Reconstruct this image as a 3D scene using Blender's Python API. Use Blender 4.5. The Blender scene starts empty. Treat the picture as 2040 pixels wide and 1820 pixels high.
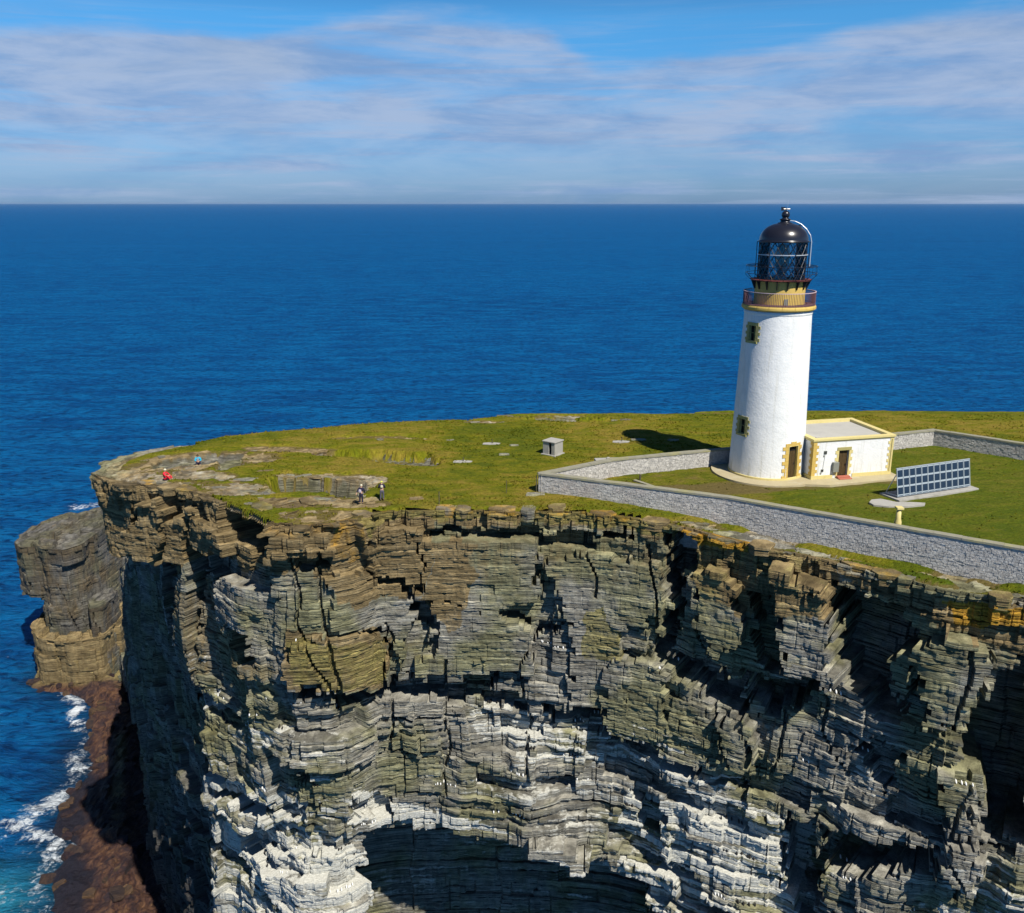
import bpy, bmesh, math, random
import numpy as np
from mathutils import Vector, Matrix

# ------------------------------------------------------------------ camera, world, sun, exposure
S = bpy.context.scene
COL = S.collection
R = math.radians
CAM_H = 24.5
PITCH = 15.7
cam = bpy.data.cameras.new('camera'); camo = bpy.data.objects.new('camera', cam); COL.objects.link(camo)
camo.location = (0, 0, CAM_H); camo.rotation_euler = (R(90 - PITCH), 0, 0)
cam.sensor_width = 36.0; cam.lens = 36.0 * 1800 / 2040
cam.clip_start = 0.5; cam.clip_end = 300000
S.camera = camo

SUN_EL, SUN_AZ = 51.0, 146.0          # azimuth clockwise from +Y (the view direction)
tosun = Vector((math.sin(R(SUN_AZ)) * math.cos(R(SUN_EL)), math.cos(R(SUN_AZ)) * math.cos(R(SUN_EL)), math.sin(R(SUN_EL))))
sl = bpy.data.lights.new('sun', 'SUN'); sl.energy = 5.0; sl.angle = R(0.5); sl.color = (1.0, 0.94, 0.84)
so = bpy.data.objects.new('sun', sl); COL.objects.link(so)
so.rotation_euler = tosun.to_track_quat('Z', 'Y').to_euler(); so.location = (60, -60, 90)

S.view_settings.view_transform = 'Standard'; S.view_settings.look = 'None'
S.view_settings.exposure = 0.3; S.view_settings.gamma = 1.0; S.view_settings.use_curve_mapping = False
S.render.engine = 'CYCLES'
try:
    S.cycles.max_bounces = 5; S.cycles.diffuse_bounces = 1; S.cycles.glossy_bounces = 2
    S.cycles.transmission_bounces = 4; S.cycles.transparent_max_bounces = 8
except Exception: pass

world = bpy.data.worlds.new('World'); S.world = world; world.use_nodes = True


class NT:
    """tiny node-graph helper"""
    def __init__(s, tree): s.t = tree; s.t.nodes.clear()
    def n(s, typ, **kw):
        nd = s.t.nodes.new(typ)
        for k, v in kw.items(): setattr(nd, k, v)
        return nd
    def put(s, sock, v):
        if v is None: return
        if isinstance(v, bpy.types.NodeSocket): s.t.links.new(v, sock)
        else: sock.default_value = v
    def math(s, op, a, b=None, c=None, clamp=False):
        m = s.n('ShaderNodeMath', operation=op); m.use_clamp = clamp
        s.put(m.inputs[0], a); s.put(m.inputs[1], b); s.put(m.inputs[2], c); return m.outputs[0]
    def vmath(s, op, a, b=None):
        m = s.n('ShaderNodeVectorMath', operation=op); s.put(m.inputs[0], a); s.put(m.inputs[1], b); return m.outputs[0]
    def noise(s, vec, scale, detail=4, rough=0.55, dist=0.0, out=0):
        m = s.n('ShaderNodeTexNoise'); s.put(m.inputs['Vector'], vec); m.inputs['Scale'].default_value = scale
        m.inputs['Detail'].default_value = detail; m.inputs['Roughness'].default_value = rough
        m.inputs['Distortion'].default_value = dist; return m.outputs[out]
    def vor(s, vec, scale, feature='F1', out='Distance', rnd=1.0):
        m = s.n('ShaderNodeTexVoronoi'); m.feature = feature; s.put(m.inputs['Vector'], vec)
        m.inputs['Scale'].default_value = scale; m.inputs['Randomness'].default_value = rnd; return m.outputs[out]
    def ramp(s, fac, stops, interp='LINEAR'):
        m = s.n('ShaderNodeValToRGB'); s.put(m.inputs[0], fac); cr = m.color_ramp; cr.interpolation = interp
        while len(cr.elements) < len(stops): cr.elements.new(0.5)
        for e, (p, c) in zip(cr.elements, stops):
            e.position = p; e.color = (c, c, c, 1) if isinstance(c, (int, float)) else (*c, 1)
        return m.outputs[0]
    def sstep(s, v, lo, hi):
        m = s.n('ShaderNodeMapRange', interpolation_type='SMOOTHSTEP'); s.put(m.inputs[0], v)
        m.inputs[1].default_value = lo; m.inputs[2].default_value = hi; return m.outputs[0]
    def mix(s, fac, a, b, mode='MIX'):
        m = s.n('ShaderNodeMix', data_type='RGBA', blend_type=mode); s.put(m.inputs[0], fac)
        for i, v in ((6, a), (7, b)):
            if isinstance(v, tuple): v = (*v[:3], 1)
            s.put(m.inputs[i], v)
        return m.outputs[2]
    def scale(s, vec, sc):
        m = s.n('ShaderNodeMapping'); s.put(m.inputs[0], vec); m.inputs['Scale'].default_value = sc; return m.outputs[0]
    def attr(s, name):
        m = s.n('ShaderNodeAttribute'); m.attribute_name = name; return m
    def sep(s, v):
        m = s.n('ShaderNodeSeparateXYZ'); s.put(m.inputs[0], v); return m.outputs


def build_world():
    g = NT(world.node_tree)
    sky = g.n('ShaderNodeTexSky'); sky.sky_type = 'NISHITA'; sky.sun_disc = False
    sky.sun_elevation = R(SUN_EL); sky.sun_rotation = R(SUN_AZ); sky.altitude = 50
    sky.air_density = 1.0; sky.dust_density = 0.3; sky.ozone_density = 3.0
    tc = g.n('ShaderNodeTexCoord'); d = tc.outputs['Generated']
    x, y, z = g.sep(d)
    # clear-sky tint: the photograph's blue stays saturated right down to the horizon
    el = z
    tint = g.ramp(g.math('MULTIPLY', el, 4.0, clamp=True), [(0.0, (0.25, 0.47, 0.98)), (0.10, (0.33, 0.57, 1.05)), (0.35, (0.35, 0.76, 1.20)), (0.7, (0.33, 0.88, 1.27)), (1.0, (0.20, 0.36, 0.56))])
    clear = g.mix(1.0, sky.outputs[0], tint, 'MULTIPLY')
    # cloud bank and streaks, in azimuth / elevation of the sky itself
    az = g.math('ARCTAN2', x, y)
    comb = g.n('ShaderNodeCombineXYZ'); g.put(comb.inputs[0], az); g.put(comb.inputs[1], el); g.put(comb.inputs[2], 0.37)
    v = comb.outputs[0]
    warp = g.noise(g.scale(v, (5, 26, 1)), 1.0, 5, 0.6)
    n1 = g.noise(g.scale(v, (2.8, 20, 1)), 1.0, 8, 0.58, 0.5)
    n2 = g.noise(g.scale(v, (3.5, 75, 1)), 1.0, 7, 0.62, 0.3)
    azn = g.math('MULTIPLY_ADD', az, 1 / 1.3, 0.5, clamp=True)
    def c(a): return 0.5 + a / 1.3
    # upper rim of the long bank (sine of elevation) along the azimuth
    top = g.ramp(azn, [(0.0, 0.12), (c(-0.52), 0.155), (c(-0.36), 0.165), (c(-0.29), 0.162), (c(-0.12), 0.192), (c(0.02), 0.178),
                       (c(0.10), 0.142), (c(0.25), 0.150), (c(0.40), 0.172), (c(0.52), 0.176), (1.0, 0.15)], 'EASE')
    over = g.math('SUBTRACT', g.math('ADD', top, g.math('MULTIPLY_ADD', warp, 0.040, -0.024)), el)
    bank = g.sstep(over, -0.004, 0.016)
    fade = g.sstep(el, 0.015, 0.10)
    cov = g.math('MULTIPLY', bank, g.math('MULTIPLY_ADD', g.sstep(n1, 0.28, 0.58), 0.80, 0.26))
    cov = g.math('MULTIPLY', cov, g.math('MULTIPLY_ADD', fade, 0.72, 0.28))
    streak = g.math('MULTIPLY', g.sstep(n2, 0.46, 0.70), g.math('MULTIPLY_ADD', g.sstep(el, 0.21, 0.10), 0.50, 0.12))
    cov = g.math('ADD', cov, streak, clamp=True)
    nb = g.noise(g.scale(v, (7, 34, 1)), 1.0, 7, 0.62, 0.3)
    rim = g.sstep(over, 0.075, 0.0)
    shade = g.sstep(g.math('MULTIPLY_ADD', g.math('SUBTRACT', nb, 0.5), 1.5, 0.5), 0.22, 0.72)
    cc = g.mix(shade, (0.25, 0.42, 0.74), (0.47, 0.59, 0.83))
    cc = g.mix(g.math('MULTIPLY', g.sstep(n1, 0.5, 0.75), 0.4), cc, (0.50, 0.57, 0.70))
    bgs = g.n('ShaderNodeBackground'); g.put(bgs.inputs[0], clear); bgs.inputs[1].default_value = 0.081
    bgc = g.n('ShaderNodeBackground'); g.put(bgc.inputs[0], cc); bgc.inputs[1].default_value = 0.68
    mx = g.n('ShaderNodeMixShader'); g.put(mx.inputs[0], g.math('MULTIPLY', cov, 0.9)); g.put(mx.inputs[1], bgs.outputs[0]); g.put(mx.inputs[2], bgc.outputs[0])
    out = g.n('ShaderNodeOutputWorld'); g.put(out.inputs[0], mx.outputs[0])
build_world()

# ------------------------------------------------------------------ materials
def principled(name, build, rough=0.85, spec=0.3, metal=0.0):
    m = bpy.data.materials.new(name); m.use_nodes = True
    g = NT(m.node_tree); b = g.n('ShaderNodeBsdfPrincipled'); o = g.n('ShaderNodeOutputMaterial')
    g.put(o.inputs[0], b.outputs[0])
    b.inputs['Roughness'].default_value = rough; b.inputs['Metallic'].default_value = metal
    b.inputs['Specular IOR Level'].default_value = spec
    col, height, dist = build(g, b)
    if col is not None: g.put(b.inputs['Base Color'], col if not isinstance(col, tuple) else (*col, 1))
    if height is not None:
        bp = g.n('ShaderNodeBump'); bp.inputs['Distance'].default_value = dist; bp.inputs['Strength'].default_value = 1.0
        g.put(bp.inputs['Height'], height); g.put(b.inputs['Normal'], bp.outputs[0])
    return m


def plain(name, col, var=0.15, sc=3.0, rough=0.8, bump=0.004, spec=0.3, metal=0.0, dirt=None, dirt_amt=0.5, dsc=0.8):
    def f(g, b):
        tc = g.n('ShaderNodeTexCoord').outputs['Object']
        n = g.noise(tc, sc, 6, 0.6)
        k = g.math('MULTIPLY_ADD', n, 2 * var, 1 - var)
        cc = g.n('ShaderNodeVectorMath', operation='SCALE'); cc.inputs[0].default_value = col; g.put(cc.inputs['Scale'], k)
        c = cc.outputs[0]
        if dirt:
            c = g.mix(g.math('MULTIPLY', g.sstep(g.noise(tc, dsc, 7, 0.65), 0.48, 0.72), dirt_amt), c, dirt)
        return c, (g.noise(tc, sc * 4, 5, 0.6) if bump else None), bump
    return principled(name, f, rough, spec, metal)


def m_rock():
    def f(g, b):
        tc = g.n('ShaderNodeTexCoord').outputs['Object']
        a = g.attr('masks'); och, lich, gua = g.sep(a.outputs['Vector'])
        t2 = g.attr('tone'); tone, orange, wet_shade = g.sep(t2.outputs['Vector'])
        lam = g.noise(g.scale(tc, (0.35, 0.35, 9.0)), 1.0, 6, 0.65, 0.6)
        big = g.noise(tc, 0.13, 5, 0.6)
        mid = g.noise(tc, 0.9, 7, 0.65)
        fine = g.noise(tc, 5.0, 6, 0.7)
        streak = g.noise(g.scale(tc, (1.6, 1.6, 0.16)), 1.0, 5, 0.6, 0.5)
        base = g.ramp(mid, [(0.25, (0.125, 0.120, 0.105)), (0.5, (0.245, 0.236, 0.200)), (0.75, (0.385, 0.372, 0.315))])
        green = g.ramp(mid, [(0.25, (0.115, 0.115, 0.062)), (0.75, (0.290, 0.280, 0.165))])
        base = g.mix(g.sstep(big, 0.42, 0.60), base, green)
        brown = g.ramp(mid, [(0.25, (0.125, 0.092, 0.046)), (0.5, (0.220, 0.165, 0.082)), (0.78, (0.32, 0.25, 0.140))])
        c = g.mix(g.sstep(g.math('ADD', och, g.math('MULTIPLY_ADD', streak, 0.7, -0.35)), 0.3, 0.75), base, brown)
        lc = g.ramp(fine, [(0.3, (0.125, 0.112, 0.028)), (0.7, (0.27, 0.235, 0.070))])
        c = g.mix(g.math('MULTIPLY', g.sstep(g.math('ADD', lich, g.math('MULTIPLY_ADD', mid, 1.0, -0.5)), 0.35, 0.75), 0.75), c, lc)
        oc = g.ramp(fine, [(0.3, (0.30, 0.15, 0.010)), (0.7, (0.52, 0.29, 0.018))])
        c = g.mix(g.math('MULTIPLY', g.sstep(g.math('ADD', orange, g.math('MULTIPLY_ADD', mid, 1.1, -0.55)), 0.35, 0.7), 0.8), c, oc)
        # bedding tone and fine lamination
        k = g.math('MULTIPLY', g.math('MULTIPLY_ADD', tone, 0.75, 0.62), g.math('MULTIPLY_ADD', g.sstep(lam, 0.34, 0.66), 0.95, 0.45))
        k = g.math('MULTIPLY', k, g.math('MULTIPLY_ADD', fine, 0.5, 0.75))
        sc = g.n('ShaderNodeVectorMath', operation='SCALE'); g.put(sc.inputs[0], c); g.put(sc.inputs['Scale'], k); c = sc.outputs[0]
        gn = g.math('ADD', g.math('MULTIPLY_ADD', g.noise(g.scale(tc, (0.5, 0.5, 3.4)), 1.0, 8, 0.70, 0.5), 1.25, -0.625), g.math('MULTIPLY_ADD', streak, 0.5, -0.25))
        gm = g.math('MULTIPLY', g.sstep(g.math('ADD', gua, gn), 0.44, 0.62), 0.92)
        c = g.mix(gm, c, g.ramp(fine, [(0.3, (0.42, 0.42, 0.37)), (0.7, (0.74, 0.74, 0.67))]))
        c = g.mix(wet_shade, c, (0.035, 0.032, 0.035))  # mixes to near-black: wet foot, shade painted on the west wall, dark stack
        h = g.math('ADD', g.math('MULTIPLY', lam, 1.0), g.math('MULTIPLY', fine, 0.5))
        return c, h, 0.22
    return principled('layered_sandstone', f, 0.9, 0.15)


def m_grass(name='short_turf', worn=False):
    def f(g, b):
        tc = g.n('ShaderNodeTexCoord').outputs['Object']
        a = g.attr('masks'); bare, lush, edge = g.sep(a.outputs['Vector'])
        big = g.noise(g.scale(tc, (1, 1, 0)), 0.06, 5, 0.6, 0.8)
        mid = g.noise(g.scale(tc, (0.5, 1.1, 0)), 0.8, 7, 0.68, 0.4)
        fine = g.noise(g.scale(tc, (1.0, 2.2, 0)), 3.2, 8, 0.75)
        c = g.ramp(g.math('MULTIPLY_ADD', g.math('SUBTRACT', mid, 0.5), 1.1, big), [(0.30, (0.100, 0.125, 0.0070)), (0.48, (0.170, 0.172, 0.0090)), (0.66, (0.265, 0.205, 0.030))])
        c = g.mix(g.math('MULTIPLY', lush, 0.65), c, (0.072, 0.118, 0.009))
        st = g.sstep(g.noise(g.scale(tc, (0.28, 1.6, 0)), 1.1, 7, 0.7, 0.5), 0.56, 0.72)
        c = g.mix(g.math('MULTIPLY', st, 0.45), c, (0.27, 0.225, 0.055))
        k = g.math('MULTIPLY_ADD', g.sstep(fine, 0.28, 0.72), 0.95, 0.50)
        sc = g.n('ShaderNodeVectorMath', operation='SCALE'); g.put(sc.inputs[0], c); g.put(sc.inputs['Scale'], k); c = sc.outputs[0]
        bn = g.sstep(g.math('ADD', bare, g.math('MULTIPLY_ADD', mid, 1.2, -0.6)), 0.3, 0.75)
        c = g.mix(bn, c, g.ramp(fine, [(0.3, (0.095, 0.075, 0.022)), (0.7, (0.23, 0.18, 0.065))]))
        return c, g.math('ADD', fine, g.math('MULTIPLY', mid, 1.2)), 0.30
    return principled(name, f, 0.95, 0.1)


def m_sea():
    m = bpy.data.materials.new('sea_water'); m.use_nodes = True
    g = NT(m.node_tree); o = g.n('ShaderNodeOutputMaterial')
    tc = g.n('ShaderNodeTexCoord').outputs['Object']
    a = g.attr('foam'); foam, turq, shallow = g.sep(a.outputs['Vector'])
    w1 = g.noise(g.scale(tc, (0.24, 0.50, 0)), 1.0, 9, 0.68, 0.6)
    w2 = g.noise(g.scale(tc, (0.030, 0.085, 0)), 1.0, 7, 0.66, 0.6)
    w3 = g.noise(g.scale(tc, (0.0014, 0.0060, 0)), 1.0, 6, 0.6, 0.8)
    c = g.ramp(w3, [(0.3, (0.0006, 0.036, 0.148)), (0.5, (0.0008, 0.050, 0.182)), (0.72, (0.0010, 0.072, 0.225))])
    c = g.mix(g.sstep(g.math('MULTIPLY_ADD', w2, 0.5, g.math('MULTIPLY', w1, 0.5)), 0.42, 0.60), c, (0.0020, 0.110, 0.300))  # light and dark ripple facets painted into the water colour, here and below
    c = g.mix(g.sstep(w1, 0.50, 0.36), c, (0.0004, 0.018, 0.080))
    c = g.mix(shallow, c, (0.005, 0.017, 0.040))
    c = g.mix(g.math('MULTIPLY', turq, 0.75), c, (0.03, 0.28, 0.36))
    fn = g.noise(tc, 0.75, 9, 0.78, 1.5); fv = g.noise(tc, 0.17, 7, 0.7, 2.5)
    fm = g.sstep(g.math('ADD', foam, g.math('ADD', g.math('MULTIPLY_ADD', fn, 2.6, -1.3), g.math('MULTIPLY_ADD', fv, 2.2, -1.1))), 0.55, 1.25)
    c = g.mix(fm, c, (0.72, 0.78, 0.82))
    h = g.math('ADD', g.math('MULTIPLY', w1, 1.0), g.math('MULTIPLY', w2, 2.5))
    bp = g.n('ShaderNodeBump'); bp.inputs['Distance'].default_value = 1.6; g.put(bp.inputs['Height'], h)
    d = g.n('ShaderNodeBsdfDiffuse'); g.put(d.inputs['Color'], c); g.put(d.inputs['Normal'], bp.outputs[0])
    gl = g.n('ShaderNodeBsdfGlossy'); gl.inputs['Roughness'].default_value = 0.28; g.put(gl.inputs['Normal'], bp.outputs[0]); gl.inputs['Color'].default_value = (0.4, 0.8, 1, 1)
    fr = g.n('ShaderNodeFresnel'); fr.inputs[0].default_value = 1.33; g.put(fr.inputs['Normal'], bp.outputs[0])
    mx = g.n('ShaderNodeMixShader'); g.put(mx.inputs[0], g.math('MULTIPLY', g.math('MULTIPLY_ADD', fr.outputs[0], 0.20, 0.01), g.math('SUBTRACT', 1.0, fm)))
    g.put(mx.inputs[1], d.outputs[0]); g.put(mx.inputs[2], gl.outputs[0]); g.put(o.inputs[0], mx.outputs[0]); return m


def m_kelp():
    def f(g, b):
        tc = g.n('ShaderNodeTexCoord').outputs['Object']
        a = g.attr('masks'); lit, dark, yel = g.sep(a.outputs['Vector'])
        n = g.noise(g.scale(tc, (0.55, 0.30, 0.6)), 1.0, 9, 0.72, 1.6); f2 = g.noise(tc, 3.5, 7, 0.75)
        c = g.ramp(n, [(0.36, (0.010, 0.006, 0.008)), (0.47, (0.050, 0.022, 0.018)), (0.58, (0.125, 0.062, 0.032)), (0.75, (0.25, 0.155, 0.080))])
        c = g.mix(yel, c, g.ramp(n, [(0.3, (0.13, 0.10, 0.035)), (0.7, (0.34, 0.27, 0.11))]))
        c = g.mix(dark, c, (0.009, 0.008, 0.017))
        k = g.math('MULTIPLY_ADD', f2, 1.2, 0.4)
        sc = g.n('ShaderNodeVectorMath', operation='SCALE'); g.put(sc.inputs[0], c); g.put(sc.inputs['Scale'], k)
        return sc.outputs[0], g.math('ADD', n, g.math('MULTIPLY', f2, 0.6)), 0.5
    return principled('kelp_rock', f, 0.6, 0.4)


def m_rubble():
    def f(g, b):
        tc = g.n('ShaderNodeTexCoord').outputs['Object']
        r = g.n('ShaderNodeObjectInfo')
        cell = g.vor(g.scale(tc, (1, 1, 1.7)), 4.2, 'F1', 'Color'); cs = g.sep(cell)
        n = g.noise(tc, 1.4, 7, 0.7); f2 = g.noise(tc, 7.0, 6, 0.7)
        c = g.ramp(g.math('MULTIPLY_ADD', cs[0], 0.55, g.math('MULTIPLY', n, 0.5)), [(0.2, (0.35, 0.34, 0.32)), (0.5, (0.47, 0.455, 0.43)), (0.8, (0.60, 0.58, 0.54))])
        c = g.mix(g.math('MULTIPLY', g.sstep(g.noise(tc, 0.35, 5, 0.6), 0.52, 0.7), 0.55), c, (0.42, 0.36, 0.33))
        k = g.math('MULTIPLY_ADD', f2, 0.7, 0.65)
        sc = g.n('ShaderNodeVectorMath', operation='SCALE'); g.put(sc.inputs[0], c); g.put(sc.inputs['Scale'], k)
        return sc.outputs[0], f2, 0.06
    return principled('rubble_stone', f, 0.9, 0.15)


M = {}
M['rock'] = m_rock(); M['grass'] = m_grass(); M['sea'] = m_sea(); M['kelp'] = m_kelp(); M['rubble'] = m_rubble()
M['coping'] = plain('weathered_coping', (0.26, 0.25, 0.19), 0.3, 1.5, 0.9, 0.02, dirt=(0.33, 0.31, 0.10), dirt_amt=0.6, dsc=0.5)
def m_white():
    def f(g, b):
        tc = g.n('ShaderNodeTexCoord').outputs['Object']
        run = g.noise(g.scale(tc, (2.6, 2.6, 0.16)), 1.0, 6, 0.65, 0.3); patch = g.noise(tc, 0.7, 7, 0.65); fine = g.noise(tc, 6.0, 6, 0.7)
        c = g.mix(g.math('MULTIPLY', g.sstep(patch, 0.45, 0.7), 0.6), (0.80, 0.81, 0.80), (0.68, 0.70, 0.70))
        c = g.mix(g.math('MULTIPLY', g.sstep(run, 0.54, 0.72), 0.45), c, (0.52, 0.50, 0.42))
        rz = g.sep(tc)[2]
        c = g.mix(g.math('MULTIPLY', g.math('MULTIPLY', g.sstep(run, 0.48, 0.66), g.sstep(rz, 1.8, 0.2)), 0.6), c, (0.42, 0.42, 0.32))
        return c, g.math('ADD', fine, g.math('MULTIPLY', patch, 2.0)), 0.03
    return principled('white_masonry_paint', f, 0.8, 0.25)
M['white'] = m_white()
M['yellow'] = plain('ochre_trim_paint', (0.60, 0.42, 0.11), 0.12, 4, 0.7, 0.006, dirt=(0.45, 0.30, 0.08), dirt_amt=0.5, dsc=1.5)
M['olive'] = plain('faded_ochre_stone', (0.38, 0.34, 0.13), 0.15, 4, 0.8, 0.006)
M['pale'] = plain('pale_yellow_paint', (0.66, 0.56, 0.24), 0.1, 4, 0.7, 0.004, dirt=(0.45, 0.38, 0.14), dirt_amt=0.4, dsc=1.2)
M['black'] = plain('black_gloss_paint', (0.013, 0.014, 0.022), 0.2, 3, 0.28, 0.0, 0.6)
M['rust'] = plain('red_oxide_paint', (0.13, 0.035, 0.030), 0.3, 6, 0.6, 0.0)
M['purple'] = plain('faded_maroon_rail', (0.16, 0.085, 0.10), 0.2, 6, 0.6, 0.0)
M['metal'] = plain('galvanised_metal', (0.52, 0.56, 0.60), 0.1, 5, 0.4, 0.0, 0.5, 0.3)
M['cell'] = plain('solar_cell', (0.016, 0.032, 0.062), 0.35, 1.5, 0.25, 0.0, 0.5)
M['frame'] = plain('panel_frame', (0.34, 0.40, 0.45), 0.06, 5, 0.5, 0.0)
M['concrete'] = plain('weathered_concrete', (0.36, 0.35, 0.32), 0.18, 2, 0.9, 0.02, dirt=(0.22, 0.21, 0.16), dirt_amt=0.6)
M['apron'] = plain('worn_paving', (0.42, 0.36, 0.22), 0.15, 1.5, 0.9, 0.02, dirt=(0.50, 0.46, 0.34), dirt_amt=0.6)
M['roof'] = plain('grey_roof_felt', (0.43, 0.42, 0.38), 0.1, 1.0, 0.9, 0.01, dirt=(0.32, 0.31, 0.30), dirt_amt=0.6, dsc=0.4)
M['door'] = plain('brown_timber_door', (0.075, 0.048, 0.018), 0.5, 5, 0.7, 0.01)
M['dark'] = plain('dark_interior', (0.012, 0.012, 0.010), 0.2, 3, 0.9, 0.0)
M['grey'] = plain('grey_cabinet', (0.22, 0.23, 0.20), 0.1, 3, 0.6, 0.0)
M['redstep'] = plain('red_painted_step', (0.42, 0.14, 0.09), 0.2, 4, 0.7, 0.0)
M['wood'] = plain('weathered_post', (0.09, 0.08, 0.05), 0.3, 5, 0.9, 0.005)
M['skin'] = plain('skin', (0.50, 0.30, 0.21), 0.05, 8, 0.6, 0.0)
M['navy'] = plain('navy_fabric', (0.020, 0.020, 0.045), 0.3, 9, 0.9, 0.002)
M['greyfab'] = plain('grey_fabric', (0.09, 0.09, 0.12), 0.3, 9, 0.9, 0.002)
M['lav'] = plain('pale_rucksack', (0.48, 0.44, 0.52), 0.15, 9, 0.8, 0.002)
M['lime'] = plain('lime_fabric', (0.55, 0.58, 0.10), 0.1, 9, 0.8, 0.0)
M['cream'] = plain('cream_fabric', (0.62, 0.58, 0.42), 0.1, 9, 0.8, 0.0)
M['red'] = plain('red_fabric', (0.62, 0.02, 0.04), 0.15, 9, 0.7, 0.0)
M['cyan'] = plain('cyan_fabric', (0.02, 0.35, 0.55), 0.15, 9, 0.7, 0.0)
M['birdw'] = plain('bird_white', (0.75, 0.75, 0.72), 0.05, 9, 0.8, 0.0)
M['birdk'] = plain('bird_dark', (0.02, 0.018, 0.016), 0.1, 9, 0.8, 0.0)

def m_glass():
    m = bpy.data.materials.new('lantern_glass'); m.use_nodes = True
    g = NT(m.node_tree); o = g.n('ShaderNodeOutputMaterial')
    t = g.n('ShaderNodeBsdfTransparent'); t.inputs[0].default_value = (0.86, 0.92, 0.94, 1)
    gl = g.n('ShaderNodeBsdfGlossy'); gl.inputs['Roughness'].default_value = 0.05
    fr = g.n('ShaderNodeFresnel'); fr.inputs[0].default_value = 1.5
    mx = g.n('ShaderNodeMixShader'); g.put(mx.inputs[0], g.math('ADD', fr.outputs[0], 0.08)); g.put(mx.inputs[1], t.outputs[0]); g.put(mx.inputs[2], gl.outputs[0])
    g.put(o.inputs[0], mx.outputs[0]); return m
M['glass'] = m_glass()
M['lens'] = plain('green_lens_glass', (0.16, 0.26, 0.24), 0.3, 4, 0.1, 0.0, 0.8)

# ------------------------------------------------------------------ object helpers
def link(o, parent=None):
    COL.objects.link(o)
    if parent is not None: o.parent = parent
    return o

def mesh_obj(name, verts, faces, mat, parent=None, smooth=False):
    me = bpy.data.meshes.new(name); me.from_pydata([tuple(v) for v in verts], [], faces); me.update()
    if mat is not None: me.materials.append(mat)
    if smooth: me.polygons.foreach_set('use_smooth', [True] * len(me.polygons))
    return link(bpy.data.objects.new(name, me), parent)

def tag(o, label=None, cat=None, group=None, kind=None):
    if label: o['label'] = label
    if cat: o['category'] = cat
    if group: o['group'] = group
    if kind: o['kind'] = kind
    return o

def thing(name, label, cat, loc=(0, 0, 0), rz=0.0, group=None):
    o = link(bpy.data.objects.new(name, None)); o.location = loc; o.rotation_euler = (0, 0, rz)
    o.empty_display_size = 0.3
    return tag(o, label, cat, group)

def grid_mesh(name, P, mat, parent=None, attrs=None, smooth=False, mask=None, wrap=False):
    """P: (n, m, 3) vertex grid; attrs: {name: (n, m, 3)}; mask: (n-1, m-1) faces kept"""
    n, m = P.shape[:2]
    idx = np.arange(n * m).reshape(n, m)
    a = idx[:-1, :-1]; b = idx[1:, :-1]; c = idx[1:, 1:]; d = idx[:-1, 1:]
    q = np.stack([a, b, c, d], -1).reshape(-1, 4)
    if mask is not None: q = q[mask.reshape(-1)]
    used = np.zeros(n * m, bool); used[q.ravel()] = True
    remap = np.cumsum(used) - 1; q = remap[q]
    V = P.reshape(-1, 3)[used]
    me = bpy.data.meshes.new(name)
    me.vertices.add(len(V)); me.vertices.foreach_set('co', V.astype(np.float32).ravel())
    me.loops.add(q.size); me.loops.foreach_set('vertex_index', q.astype(np.int32).ravel())
    me.polygons.add(len(q)); me.polygons.foreach_set('loop_start', np.arange(0, q.size, 4, dtype=np.int32))
    me.polygons.foreach_set('loop_total', np.full(len(q), 4, np.int32))
    me.polygons.foreach_set('use_smooth', np.full(len(q), smooth, bool))
    me.update(calc_edges=True)
    for k, v in (attrs or {}).items():
        at = me.attributes.new(k, 'FLOAT_VECTOR', 'POINT')
        at.data.foreach_set('vector', v.reshape(-1, 3)[used].astype(np.float32).ravel())
    me.materials.append(mat)
    return link(bpy.data.objects.new(name, me), parent)

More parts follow.
